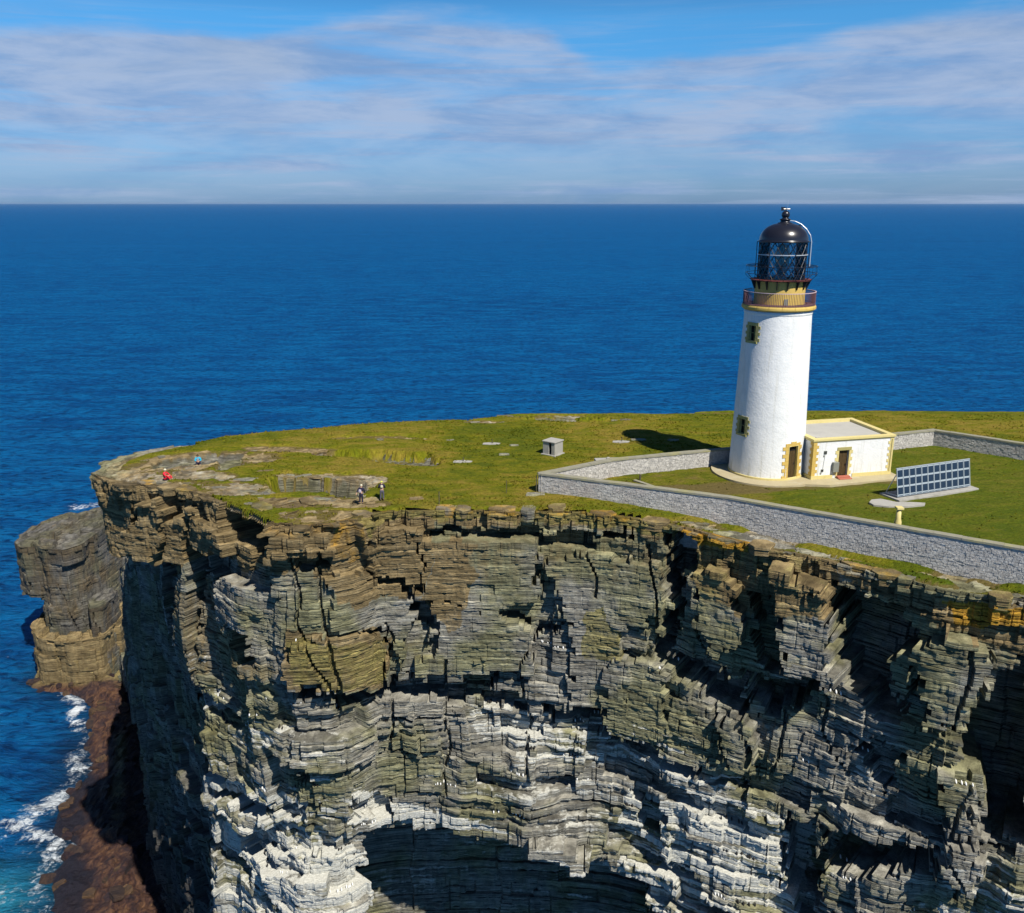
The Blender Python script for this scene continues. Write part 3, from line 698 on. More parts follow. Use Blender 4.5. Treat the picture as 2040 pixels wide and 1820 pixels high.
    P = np.empty((len(O), n, 3))
    P[..., 0] = line[None, :, 0] + nrm[None, :, 0] * O; P[..., 1] = line[None, :, 1] + nrm[None, :, 1] * O
    P[..., 2] = ZZ + dz[None, :] * damp + ztop[None, :]
    if closed: P = np.concatenate([P, P[:, :1]], 1)
    Zr = ZZ; Ur = np.broadcast_to(u[None, :], ZZ.shape)
    tone = np.broadcast_to(h2(rb, rb * 0, seed + 95)[:, None], ZZ.shape) * 0.55 + 0.45 * h2(np.concatenate([joint[rb]], 0), rb[:, None] * np.ones((1, n)), seed + 96)
    msk = colour(Ur, Zr, rb, O)
    msk['tone'][..., 0] = tone
    if closed: msk = {k_: np.concatenate([v, v[:, :1]], 1) for k_, v in msk.items()}
    return grid_mesh(name, P, mat or M['rock'], parent, msk, False), O, P

def zone_mask(U, Z, zones, seed, soft=1.0):
    r = np.zeros(U.shape)
    ju = U + 1.2 * fbm(U * 0.5, Z * 0.5, seed, 3) * 2; jz = Z + 0.9 * fbm(U * 0.4, Z * 0.6, seed + 5, 3) * 2
    for val, poly in zones: r = np.where(inpoly(ju, jz, poly), np.maximum(r, val), r)
    return r

def cliff_colour(U, Z, rb, O):
    m = np.zeros(U.shape + (3,)); t = np.zeros(U.shape + (3,))
    m[..., 0] = np.clip(zone_mask(U, Z, OCHRE, 201) + 0.45 * fbm(U * 0.1, Z * 0.12, 211, 3) * ss(-Z, 16, 4) + 0.08 + 0.30 * ss(-Z, 11, 3), 0, 1)
    m[..., 1] = np.clip(zone_mask(U, Z, LICHEN, 202) + 0.5 * fbm(U * 0.12, Z * 0.12, 212, 3) * ss(-Z, 26, 8), 0, 1)
    top = np.zeros(U.shape); top[:3] = 1
    gz = 0.16 * ss(-Z, 12, 20) + 0.12 * ss(-Z, 18, 28)
    pat = fbm(U * 0.13, Z * 0.25, 213, 4) * 0.6
    bedr = h2(rb, rb * 0, 217)[:, None] - 0.5 + 0.6 * fbm(U * 0.22, rb[:, None] * 3.3 * np.ones_like(U), 218, 3)
    gzn = zone_mask(U, Z, GUANO, 203)
    m[..., 2] = np.clip(gzn * 0.56 + gz + pat * ss(-Z, 9, 20) + 0.42 * bedr * ss(-Z, 10, 18), 0, 1)
    t[..., 1] = np.clip(zone_mask(U, Z, ORANGE, 204) + 0.12 * ss(-Z, 1.6, 0.2), 0, 1)
    t[..., 2] = np.clip(ss(-Z, 60, 70) * 0.9 + 0.5 * ss(U, 107, 109) * ss(-Z, 9, 14) * (0.6 + fbm(U * 0.3, Z * 0.1, 215, 3)), 0, 1)  # wet foot by the sea, plus shade painted into the west wall's colour
    return {'masks': m, 'tone': t}

def west_cut(U, Z):
    # below the brown cap the western wall steps back behind the corner buttress
    uc = 109.0 + 0.6 * np.sin(Z * 0.35)
    low = Z < -7.5 - 0.8 * np.floor(2 * vn(U * 0.5, 0 * U, 9))
    cut = np.where(U > uc, -0.35 - 0.52 * np.minimum(U - uc, 22.0), 0.0) * low
    notch = 0.25 + 0.38 * blocks(U, Z, 951, 2.6, 1.5) + 0.15 * blocks(U, Z, 952, 0.9, 0.8)
    return cut + notch * ss(-Z, 4.0, 1.5) - 1.3 * (U > 95) * (U < 101) * (Z > -6)
line, uu = smooth_curve(FRONT, 0.09)
UF = uu
brink_z = terrain(line[:, 0], line[:, 1])
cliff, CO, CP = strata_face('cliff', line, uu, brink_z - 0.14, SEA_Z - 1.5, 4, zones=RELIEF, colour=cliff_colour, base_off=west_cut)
tag(cliff, kind='structure')

# the western wall runs on seaward as a falling ridge, in the headland's own shadow
fl_, fu_ = smooth_curve([(-31.5, 81.5), (-37.0, 88.5), (-47, 103.5), (-57, 122), (-67.5, 146), (-78, 166), (-84, 174)], 0.24)
def flank_colour(U, Z, rb, O):
    d = cliff_colour(U * 0 + 60 + U * 0.2, Z, rb, O); d['masks'][..., 0] = 0.15; d['masks'][..., 1] = 0.1
    d['masks'][..., 2] = np.clip(0.12 + 0.8 * fbm(U * 0.35, Z * 0.08, 221, 4) * ss(-Z, 50, 30), 0, 0.6); d['tone'][..., 1] = 0; d['tone'][..., 2] = 0.35 + 0.5 * ss(-Z, 25, 50); return d  # ridge rock darkened by the same mask, more so towards the sea
fz = np.interp(fl_[:, 1], [81, 88, 103, 122, 146, 166, 175], [-8.5, -9.5, -15, -29, -46, -60, -72]) + 1.5 * blocks(fu_, fu_ * 0, 961, 5, 5)
flank, _, _ = strata_face('cliff_flank', fl_, fu_, fz, -72, 91, bed=(0.3, 0.8), colour=flank_colour, inward=6.0)
tag(flank, kind='structure')

# seaward side of the headland, out of sight behind the far edge
tg = np.gradient(line, axis=0); tg /= np.hypot(tg[:, 0], tg[:, 1])[:, None]; CN = np.stack([-tg[:, 1], tg[:, 0]], 1)
bl, bu = smooth_curve(BACK, 0.5)
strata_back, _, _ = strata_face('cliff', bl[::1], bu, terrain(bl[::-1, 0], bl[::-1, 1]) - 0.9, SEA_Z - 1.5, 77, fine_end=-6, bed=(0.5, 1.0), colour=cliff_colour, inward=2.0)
tag(strata_back, kind='structure')

# ------------------------------------------------------------------ plateau: bare rock sheet with the turf lying on it
POLY = np.vstack([line[::6], bl[::3], [(110, 60), (110, 36)]])
gx = np.arange(-44, 110, 0.21); gy = np.arange(34, 111, 0.21)
GX, GY = np.meshgrid(gx, gy, indexing='ij')
inside = inpoly(GX, GY, POLY)
near = np.full(GX.shape, 9.0)
dfront = polydist(GX, GY, line[::14]); dback = polydist(GX, GY, bl[::3]); dedge = np.minimum(dfront, dback)
sd = np.where(inside, dedge, -dedge)
T0 = terrain(GX, GY); pit = pitdepth(GX, GY)
slab = 0.085 * blocks(GX * 0.96 + GY * 0.28, GY * 0.96 - GX * 0.28, 301, 2.6, 1.0, 0.4) + 0.05 * blocks(GX, GY, 302, 0.9, 0.5, 0.3)
rockz = T0 - np.round(pit / 0.22) * 0.22 * 0.9 - pit * 0.1 + slab + 0.03 * fbm(GX * 2, GY * 2, 303, 3)
rockz = rockz - 0.32 - 0.5 * ss(sd, 0.9, 0.2)
# where bare rock comes through (outcrops and edges)
PATCH = [((-33.5, 86.0), (6.0, 4.4), 1.0), ((-27.5, 87.5), (4.5, 3.2), 0.85), ((-23.5, 90.5), (5.5, 1.5), 0.75), ((-16.0, 73.5), (6.5, 1.9), 0.8), ((-24.0, 77.5), (5, 2.0), 0.85), ((-30.0, 80.5), (4.5, 2.6), 1.0),
         ((-15.6, 80.4), (4.5, 2.0), 0.95), ((-15.0, 78.8), (2.6, 2.2), 1.0), ((-19.5, 81.6), (3.5, 0.8), 0.9), ((-11.0, 87.2), (3.2, 1.2), 0.8), ((-14.5, 95.0), (5.5, 0.9), 0.7), ((-3.5, 102.8), (2.6, 1.0), 0.85), ((5, 105.6), (5, 0.7), 0.8),
         ((8.5, 103.2), (4.0, 0.6), 0.7), ((-15.5, 70.0), (4.0, 1.8), 0.8), ((20.0, 67.0), (5.5, 1.3), 0.75), ((30.5, 59.5), (7.0, 1.6), 0.8), ((15.0, 69.0), (3.0, 0.8), 0.6), ((22, 107.2), (8, .6), .7)]
rk = np.zeros(GX.shape)
for (cx, cy), (a, b), s in PATCH:
    rk = np.maximum(rk, s * ss(1.25 - np.hypot((GX - cx) / a, (GY - cy) / b), 0, 0.55))
rn = fbm(GX * 0.45, GY * 1.1, 310, 5)
edge_w = 0.10 + 0.9 * (fbm(GX * 0.5, GY * 0.5, 311, 3) + 0.5) + 1.6 * ss(-GX, 26, 36)
cover = 0.20 - 0.42 * rk - 0.9 * ss(edge_w - sd, 0, 1.0) * (dfront < dback + 2) - 0.30 * ss(0.5 - sd, 0, 0.4) + 0.75 * rn * (0.25 + rk) - 0.16 * ss(pit, 0.1, 0.4) * 2
rightledge = ss(wall_side(GX, GY), 0.4, 1.2) * ss(GX, 12, 20)
greenstrip = ss(1.2 - np.hypot((GX - 27.2) / 4.6, (GY - 60.9 + 0.55 * (GX - 27.2)) / 0.95), 0, 0.5)
cover = cover - 0.34 * rightledge * (1 - greenstrip) + 0.45 * greenstrip * ss(sd, 0.3, 0.9)
turfz = T0 - pit * 0.92 + np.clip(cover, -0.5, 0.26) + 0.05 * fbm(GX * 1.3, GY * 1.3, 320, 4) - 0.24
turfz = np.where(sd < 0.3, turfz - 0.5, turfz)
fm = (sd > 0.25); face_ok = fm[:-1, :-1] & fm[1:, :-1] & fm[1:, 1:] & fm[:-1, 1:]
rm = np.zeros(GX.shape + (3,)); rt = np.zeros(GX.shape + (3,))
rm[..., 0] = np.clip(0.62 + 0.8 * fbm(GX * 0.15, GY * 0.2, 330, 3), 0, 1) * (1 - rightledge); rm[..., 1] = 0.25 * rightledge + 0.25 * ss(1.5 - sd, 0, 1)
rm[..., 2] = np.clip(-0.06 + 0.5 * fbm(GX * 0.3, GY * 0.6, 331, 4), 0, 0.4) * (1 - rightledge)
rt[..., 0] = 0.55 + 0.45 * (h2(np.floor(GX * 0.7), np.floor(GY * 1.4), 332) - 0.3)
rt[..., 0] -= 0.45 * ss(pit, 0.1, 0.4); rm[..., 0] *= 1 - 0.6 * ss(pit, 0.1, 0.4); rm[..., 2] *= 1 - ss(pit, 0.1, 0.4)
rt[..., 1] = 0.55 * ss(1.6 - sd, 0, 1.2) * ss(GX, -30, -20) * ss(rn, -0.2, 0.2)
tag(grid_mesh('rock_ground', np.stack([GX, GY, rockz], -1), M['rock'], attrs={'masks': rm, 'tone': rt}, mask=face_ok), kind='structure')
inner = ss(-wall_side(GX, GY), 0.0, 1.0) * ss(GX, 3, 5) * (GY < np.interp(GX, [2.6, 17.85, 44.2], [76.1, 83.5, 91.9]))
gm = np.zeros(GX.shape + (3,))
west = inner * ss(27 - GX, 0, 6)
front_band = inner * ss(1.0 - np.abs(GY - (77.6 + 0.16 * (GX - 24))) / 2.0, 0, 0.5) * ss(GX, 4, 10) * ss(40 - GX, 0, 4)
gm[..., 0] = np.clip(0.42 * west + 0.62 * front_band + 0.25 * ss(rk, 0.2, 0.8) + 0.5 * ss(0.10 - cover, 0, 0.12), 0, 1)
gm[..., 1] = np.clip(ss(GX, 6, 28) * inner * (1 - west) * 0.9 + 0.35 * ss(4 - sd, 0, 3) + 0.7 * greenstrip, 0, 1)
ground = grid_mesh('grass_ground', np.stack([GX, GY, turfz], -1), M['grass'], attrs={'masks': gm}, mask=face_ok, smooth=True)
tag(ground, kind='structure')

# ------------------------------------------------------------------ sea
def axis(lo, hi, step, far):
    a = list(np.arange(lo, hi, step)); d = step
    while a[-1] < far: d *= 1.22; a.append(a[-1] + d)
    b = []; v = lo; d = step
    while v > -far: d *= 1.22; v -= d; b.append(v)
    return np.array(b[::-1] + a)
sx = axis(-190, 110, 1.1, 60000); sy = axis(60, 330, 1.1, 70000)
SX, SY = np.meshgrid(sx, sy, indexing='ij')
FOAM = [([(-97, 171), (-90, 166), (-86, 160), (-84.5, 156)], 1.3, 1.0), ([(-84, 153), (-82, 149), (-80, 144), (-78.8, 141)], 1.6, 0.9),
        ([(-79, 138), (-82, 135), (-84.5, 132), (-83.5, 128), (-78.5, 126), (-74, 125), (-73.2, 122), (-73.5, 118), (-71.5, 113), (-69, 108), (-66, 103)], 1.9, 1.0),
        ([(-84.5, 132), (-87, 129), (-84.5, 126)], 1.2, 0.7),
        ([(-88, 121), (-84, 117), (-79, 114), (-74, 110), (-72, 105), (-73, 100)], 3.4, 0.85),
        ([(-148, 292), (-140, 296), (-132, 290), (-126, 286), (-120, 280)], 3.2, 1.0), ([(-126, 262), (-116, 268), (-108, 250)], 2.2, .7)]
fo = np.zeros(SX.shape)
loc = (np.abs(SX + 100) < 95) & (SY > 55) & (SY < 330)
wx_ = SX[loc]; wy_ = SY[loc]; lx = wx_ + 7 * fbm(wx_ * 0.13, wy_ * 0.13, 411, 4); ly = wy_ + 7 * fbm(wx_ * 0.13, wy_ * 0.13, 412, 4); fl = np.zeros(lx.shape)
for pts, w, s in FOAM: fl = np.maximum(fl, s * (0.72 + 1.1 * fbm(wx_ * 0.11, wy_ * 0.11, 413, 3)) * (0.75 * np.exp(-(polydist(lx, ly, pts) / w) ** 2 * 0.8) + 0.45 * np.exp(-polydist(lx, ly, pts) / (w * 2.2))))
fo[loc] = fl
turq = np.exp(-(((SX + 80) / 8.0) ** 2 + ((SY - 111) / 7.5) ** 2)) * 0.9
shallow = ss(16 - polydist(SX, SY, [(-98, 180), (-80, 172), (-76, 150), (-70, 130), (-62, 110), (-52, 95)]), 0, 14) * 0.95
SZ = np.where(loc, 0.16 * fbm(SX * 0.18, SY * 0.26, 401, 4) * 2 + fo * 0.25, 0.0) + SEA_Z
FA = np.stack([fo, turq, shallow], -1)
tag(grid_mesh('sea', np.stack([SX, SY, SZ], -1), M['sea'], attrs={'foam': FA}, smooth=True), kind='structure')

# ------------------------------------------------------------------ wave-cut platform with kelp at the foot of the cliff
PLAT = [(-106, 181), (-86, 181), (-80, 168), (-68, 150), (-61, 133), (-53, 118), (-47.5, 106), (-42, 93), (-60, 93), (-66, 104), (-69, 113), (-71.5, 118), (-71.5, 124), (-76.5, 127), (-78, 137), (-78, 144), (-82, 151), (-84, 159), (-88, 166), (-95, 171), (-104, 174)]
px = np.arange(-112, -34, 0.33); py = np.arange(86, 186, 0.4)
PX, PY = np.meshgrid(px, py, indexing='ij')
PI_ = inpoly(PX, PY, PLAT); pd = polydist(PX, PY, PLAT, True); psd = np.where(PI_, pd, -pd)
psd = psd + 2.2 * fbm(PX * 0.25, PY * 0.25, 501, 4)
lit = np.interp(PY, [90, 106, 118, 133, 150, 168, 181], [-50, -54.5, -61, -68.5, -74.5, -84, -94])
ridge = np.exp(-(np.abs(PX - lit - 1.2 * fbm(PY * 0.2, PX * 0.1, 507, 3) * 2) / 3.4) ** 3)
PZ = SEA_Z - 0.6 + np.clip(ss(psd, -1.0, 1.5), 0, 1) * (1.25 + 0.8 * ridge + 1.7 * fbm(PX * 0.30, PY * 0.35, 502, 6, 0.6) + 0.5 * blocks(PX, PY, 508, 2.2, 1.6, 0.5) * ridge) + 0.5 * fbm(PX * 1.4, PY * 1.1, 503, 5, 0.6)
pm = np.zeros(PX.shape + (3,))
pm[..., 0] = ridge
pm[..., 1] = np.clip(0.45 * ss(fbm(PX * .22, PY * .22, 509, 5), -0.05, 0.2) + ss(lit - PX + 6 * fbm(PX * .3, PY * .2, 505, 5), 3.2, 6.5) * ss(172 - PY, 0, 5) * 0.95, 0, 1)
pm[..., 2] = np.clip(ss(PY, 172, 177) + ss(0.9 - np.abs(PX - lit - 0.6) / 2.0, 0, 0.8) * ss(PY, 122, 140) * ss(158 - PY, 0, 10) * .7, 0, 1)
keepv = PZ > SEA_Z - 0.75
fk = keepv[:-1, :-1] | keepv[1:, 1:]
tag(grid_mesh('shore_platform', np.stack([PX, PY, PZ], -1), M['kelp'], attrs={'masks': pm}, mask=fk & (psd[:-1, :-1] > -3)), kind='structure')

# ------------------------------------------------------------------ sea stack
def stack_colour(U, Z, rb, O):
    m = np.zeros(U.shape + (3,)); t = np.zeros(U.shape + (3,))
    m[..., 0] = np.clip(0.42 + 0.9 * fbm(U * 0.2, Z * 0.2, 601, 3), 0, 1); m[..., 1] = np.clip(0.05 + 0.3 * fbm(U * 0.2, Z * 0.2, 602, 3) + 0.35 * ss(-Z, 22, 30), 0, .7)
    m[..., 2] = 0.02; t[..., 2] = 0.42 * ss(-Z, 28, 20) + 0.12
    return {'masks': m, 'tone': t}
def loop(cp, step=0.22):
    l, u_ = smooth_curve(cp + [cp[0]], step, 2, 1.0); return l[:-1], u_[:-1]
def foot_colour(U, Z, rb, O):
    d = stack_colour(U, Z, rb, O); d['masks'][..., 0] = 0.9; d['masks'][..., 1] = 0.35; d['tone'][..., 1] = 0.25; d['tone'][..., 2] = 0.0; return d
def stack_part(name, cp, top, bottom, seed, amp=0.8, boff=None, parent=None, flat=0.0, col=None):
    col = col or stack_colour
    l, u_ = loop(cp); zt = np.full(len(l), top) + flat * (l[:, 0] - l[:, 0].mean())
    o, _, _ = strata_face(name, l, u_, zt, bottom - top, seed, fine_end=-60, amp=amp, closed=True, bed=(0.6, 1.3), colour=col, base_off=boff, inward=0.4, parent=parent)
    # lid
    n = len(l); k = 26; c = l.mean(0)
    rr = np.linspace(1, 0, k)[:, None, None]
    Lp = c + (l[None] - c) * rr; Lz = zt[None, :] * rr[..., 0] + top * (1 - rr[..., 0]) + 1.1 * blocks(Lp[..., 0], Lp[..., 1], seed + 1, 3.6, 2.4, 0.6) * ss(1 - rr[..., 0], 0.03, 0.08) * 0.8 - 0.1
    G = np.concatenate([Lp, Lz[..., None]], -1); G = np.concatenate([G, G[:, :1]], 1)
    am = col(G[..., 0], G[..., 2] * 0 - 1.0, None, None); am['tone'][..., 0] = 0.5
    grid_mesh('stack_top', G, M['rock'], o, am)
    return o
st = stack_part('sea_stack', [(-91.5, 186), (-91.8, 180), (-94, 177), (-99, 177.5), (-103, 182), (-103, 196), (-99, 204), (-93, 203), (-91, 194)], -45.5, SEA_Z - 1, 61)
tag(st, kind='structure')
stack_part('stack_ledge', [(-99, 186), (-100, 180.5), (-104.5, 179.5), (-107.5, 183), (-108, 195), (-105, 202), (-100, 200)], -46.0, -57.0, 62, parent=st)
stack_part('stack_foot', [(-87.5, 181), (-88, 175.5), (-94, 173), (-101, 175), (-106, 181), (-106.5, 196), (-98, 206), (-92, 204), (-88, 192)], -65.0, SEA_Z - 1, 63, parent=st, col=foot_colour)
stack_part('stack_shoulder', [(-87.6, 183), (-88.2, 178), (-90.3, 176.8), (-92, 180), (-91, 187), (-88.2, 187)], -59.0, SEA_Z - 1, 64, amp=.6, parent=st)

# ------------------------------------------------------------------ tussocks standing out of the turf
rt_ = np.random.RandomState(8); NT_ = 26000
tx = rt_.uniform(-40, 62, NT_ * 3); ty = rt_.uniform(50, 106, NT_ * 3)
ti = np.clip(np.round((tx - gx[0]) / 0.21).astype(int), 0, len(gx) - 1); tj = np.clip(np.round((ty - gy[0]) / 0.21).astype(int), 0, len(gy) - 1)
ok = (sd[ti, tj] > 0.35) & (turfz[ti, tj] > rockz[ti, tj] + 0.01) & (rt_.rand(len(tx)) < (1 - 0.8 * inner[ti, tj]) * np.clip(0.24 + 1.6 * fbm(tx * 0.4, ty * 0.6, 701, 4) + 0.5 * ss(2.0 - sd[ti, tj], 0, 1.5), 0.03, 1)) & (np.hypot(tx - 24, ty - 82) > 5.3)
ok &= ~((tx > 26) & (tx < 37) & (ty > 76.5) & (ty < 88)) & ~((np.abs(tx - 37) < 6) & (np.abs(ty - 75) < 3.4)) & (np.abs(wall_side(tx, ty)) > 0.5)
tx, ty, ti, tj = tx[ok][:NT_], ty[ok][:NT_], ti[ok][:NT_], tj[ok][:NT_]; n_ = len(tx); tz = turfz[ti, tj]
VV = np.empty((n_, 3, 3, 3))
for b_ in range(3):
    a_ = rt_.uniform(0, 6.28, n_); w_ = rt_.uniform(0.05, 0.13, n_); hh_ = rt_.uniform(0.04, 0.15, n_); ca, sa_ = np.cos(a_), np.sin(a_)
    VV[:, b_, 0] = np.stack([tx - ca * w_, ty - sa_ * w_, tz - 0.03], 1); VV[:, b_, 1] = np.stack([tx + ca * w_, ty + sa_ * w_, tz - 0.03], 1)
    VV[:, b_, 2] = np.stack([tx + rt_.uniform(-.1, .1, n_), ty + rt_.uniform(-.1, .1, n_), tz + hh_], 1)
me = bpy.data.meshes.new('grass_tufts'); q_ = n_ * 3
me.vertices.add(q_ * 3); me.vertices.foreach_set('co', VV.astype(np.float32).ravel()); me.loops.add(q_ * 3); me.loops.foreach_set('vertex_index', np.arange(q_ * 3, dtype=np.int32))
me.polygons.add(q_); me.polygons.foreach_set('loop_start', np.arange(0, q_ * 3, 3, dtype=np.int32)); me.polygons.foreach_set('loop_total', np.full(q_, 3, np.int32)); me.update(calc_edges=True)
me.materials.append(M['grass']); tuft = bpy.data.objects.new('grass_tufts', me); COL.objects.link(tuft); tag(tuft, 'short grass tussocks scattered over the headland turf', 'grass', None, 'stuff')

def ground_z(x, y):
    i = int(round((x - gx[0]) / 0.21)); j = int(round((y - gy[0]) / 0.21))
    return float(max(turfz[i, j], rockz[i, j]))

def set_attr(me, masks, tone):
    n = len(me.vertices)
    for k, v in (('masks', masks), ('tone', tone)):
        a = me.attributes.new(k, 'FLOAT_VECTOR', 'POINT'); a.data.foreach_set('vector', np.tile(np.array(v, np.float32), n))

# ------------------------------------------------------------------ cap blocks along the brink, loose slabs on the bare rock
rb_ = random.Random(12)
def rock_mesh(kind, sx_, sy_, sz_, masks, tone):
    n = rb_.choice((5, 6, 6, 7)); poly = []
    for k in range(n):
        a = 2 * math.pi * (k + rb_.uniform(-0.22, 0.22)) / n + 0.4
        c, s_ = math.cos(a), math.sin(a); q = max(abs(c), abs(s_)) ** 0.75
        poly.append((sx_ / 2 * c / q, sy_ / 2 * s_ / q))
    mb = MB(); z = 0.0; lay = 3 if sz_ > 0.4 else 1
    for l in range(lay):
        h = sz_ / lay * rb_.uniform(0.8, 1.2); f = 1 - 0.05 * l + rb_.uniform(-0.05, 0.04); ox, oy = rb_.uniform(-0.06, 0.06), rb_.uniform(-0.06, 0.06)
        mb.prism([(x * f + ox, y * f + oy) for x, y in poly], z - h + 0.015, z); z -= h
    me = bpy.data.meshes.new(kind); me.from_pydata([tuple(v) for v in mb.v], [], mb.f); me.update(); me.materials.append(M['rock']); set_attr(me, masks, tone); return me
caps = [rock_mesh('rock_block', rb_.uniform(1.1, 2.4), rb_.uniform(1.2, 1.9), rb_.uniform(0.55, 1.05), (rb_.uniform(0.3, 1), rb_.uniform(0.2, 0.8), 0.0), (rb_.uniform(0.3, 0.9), rb_.uniform(0.1, 0.55), 0)) for _ in range(16)]
u = 31.0
while u < 116:
    i = int(u / 0.09); off = CO[3][i]
    if rb_.random() < 0.66:
        p = line[i] + CN[i] * (off - 0.55 + rb_.uniform(-0.1, 0.35)); o = bpy.data.objects.new('rock_block', rb_.choice(caps)); link(o, cliff)
        o.location = (p[0], p[1], brink_z[i] + rb_.uniform(-0.14, 0.08)); o.rotation_euler = (rb_.uniform(-.03, .03), rb_.uniform(-.03, .03), math.atan2(tg[i][1], tg[i][0]) + rb_.uniform(-0.15, 0.15) + (math.pi if rb_.random() < .5 else 0))
    u += rb_.uniform(1.2, 2.4) + (rb_.uniform(2, 5) if rb_.random() < .18 else 0)
rock_sheet = bpy.data.objects['rock_ground']
slabs = [rock_mesh('rock_slab', rb_.uniform(0.8, 2.4), rb_.uniform(0.35, 1.0), rb_.uniform(0.12, 0.26), (rb_.uniform(0, 0.8), rb_.uniform(0, 0.25), rb_.choice((0.0, 0.15, 0.3))), (rb_.uniform(0.2, 0.8), rb_.choice((0, 0, 0.3)), 0)) for _ in range(14)]
cnt = 0
while cnt < 70:
    (cx, cy), (a, b), s_ = PATCH[rb_.randrange(len(PATCH))]
    x, y = cx + rb_.gauss(0, 0.55) * a, cy + rb_.gauss(0, 0.55) * b
    i = int(round((x - gx[0]) / 0.21)); j = int(round((y - gy[0]) / 0.21))
    if not (0 <= i < len(gx) and 0 <= j < len(gy)) or sd[i, j] < 0.7 or wall_side(x, y) * 0 + inner[i, j] > 0.2: continue
    o = bpy.data.objects.new('rock_slab', rb_.choice(slabs)); link(o, rock_sheet)
    o.location = (x, y, ground_z(x, y) + rb_.uniform(-0.03, 0.06)); o.rotation_euler = (rb_.uniform(-.05, .05), rb_.uniform(-.05, .05), rb_.gauss(0, 0.3) + (3.14 if rb_.random() < .5 else 0)); cnt += 1

shore = bpy.data.objects['shore_platform']; bould = []
for k in range(8):
    me = rock_mesh('boulder', rb_.uniform(1.2, 3.2), rb_.uniform(0.9, 2.2), rb_.uniform(0.7, 1.6), (0.5, rb_.choice((0.0, 0.35, 0.6)), rb_.choice((0, 0, 0.15))), (0, 0, 0)); me.materials[0] = M['kelp']; bould.append(me)
cnt = 0
while cnt < 110:
    i, j = rb_.randrange(len(px)), rb_.randrange(len(py))
    if psd[i, j] < -0.3 or PZ[i, j] < SEA_Z - 0.5 or rb_.random() > 0.35 + 0.6 * (psd[i, j] < 2.5): continue
    o = bpy.data.objects.new('boulder', rb_.choice(bould)); link(o, shore); cnt += 1
    o.location = (px[i], py[j], PZ[i, j] + rb_.uniform(0.1, 0.6)); o.rotation_euler = (rb_.uniform(-.25, .25), rb_.uniform(-.25, .25), rb_.uniform(0, 6.28))

# ------------------------------------------------------------------ boundary walls
rw = random.Random(5)
def wall(name, runs, label, faces):
    """runs: list of polylines; faces: which side shows stones (+1 left of run direction, -1 right)"""
    root = thing(name, label, 'stone wall', (runs[0][0][0], runs[0][0][1], 0)); ox, oy = runs[0][0]
    core = MB(); cop = MB(); st_ = MB()
    for pts, side in zip(runs, faces):
        for (ax, ay), (bx, by) in zip(pts[:-1], pts[1:]):
            L = math.hypot(bx - ax, by - ay); an = math.atan2(by - ay, bx - ax)
            m = Matrix.Translation((ax - ox, ay - oy, 0)) @ Matrix.Rotation(an, 4, 'Z')
            core.box(-0.2, L + 0.2, -0.22, 0.22, -3.2, WALL_TOP - 0.15, m)
            # coping in long slightly uneven lengths, butted end to end
            s0 = -0.24
            while s0 < L + 0.23:
                s1 = min(s0 + rw.uniform(1.2, 2.2), L + 0.24)
                e = rw.uniform(-0.012, 0.012); cop.box(s0 + 0.006, s1 - 0.006, -0.31 + e, 0.31 + e, WALL_TOP - 0.149, WALL_TOP + rw.uniform(-0.012, 0.015), m); s0 = s1
            for sd_ in side:
                z = WALL_TOP - 0.16
                while z > -2.6:
                    h = rw.uniform(0.10, 0.20); s = -0.2
                    while s < L + 0.2:
                        w = rw.uniform(0.16, 0.48); p = rw.uniform(0.008, 0.045)
                        y0, y1 = (0.19, 0.22 + p) if sd_ > 0 else (-0.22 - p, -0.19)
                        j = [rw.uniform(-0.02, 0.02) for _ in range(4)]
                        if ground_z(*(m @ Vector((min(max(s, 0), L), 0.4 * sd_, 0)) + Vector((ox, oy, 0))).xy) < z + 0.1 if (ax < 62 and s < L) else False:
                            st_.box(s + 0.018 + j[0] * .5, s + w - 0.018 + j[1] * .5, y0, y1, z - h + 0.016 + j[2] * .4, z - 0.010 + j[3] * .3, m)
                        s += w
                    z -= h
    core.build('wall_core', M['rubble'], root); cop.build('coping', M['coping'], root)
    o = st_.build('rubble_stone', M['rubble'], root); tag(o, kind='stuff')
    return root
wall('boundary_wall', [WALL_FRONT, WALL_BACK], 'long grey rubble wall with ochre coping running from the left corner past the lighthouse to the cliff edge', [(-1, 1), (-1,)])
wall('boundary_wall', [WALL_REAR, WALL_RIGHT], 'grey rubble wall with pale coping turning a corner behind the solar panels', [(-1,), (-1,)])

# ------------------------------------------------------------------ lighthouse
TX, TY = 24.0, 82.0
FACE = math.atan2(-TY, -TX)
lh = thing('lighthouse', 'tall white round lighthouse tower with ochre galleries and black domed lantern', 'lighthouse', (TX, TY, 0))
ZT = 15.0
def tr(z): return 3.44 - 0.50 * z / ZT
WIN = [(-44, 13.28, 0.42, 0.68), (-46.5, 4.76, 0.42, 0.68)]          # angle from viewer, centre height, half width, half height
DOOR = (43.5, 1.72, 0.52, 1.52)
ang = set(np.round(np.arange(-180, 180, 3.0), 4)); zz = set(np.round(np.linspace(-0.3, ZT, 26), 4))
holes = []
for a, zc_, hw, hh in WIN + [DOOR]:
    da = math.degrees(hw / tr(zc_)); holes.append((a - da, a + da, zc_ - hh, zc_ + hh))
    ang = {q for q in ang if abs(q - a + da) > 0.9 and abs(q - a - da) > 0.9} | {round(a - da, 4), round(a + da, 4)}
    zz = {q for q in zz if abs(q - zc_ + hh) > 0.1 and abs(q - zc_ - hh) > 0.1} | {round(zc_ - hh, 4), round(zc_ + hh, 4)}
ang = sorted(ang); zz = sorted(zz); V = []; Fc = []
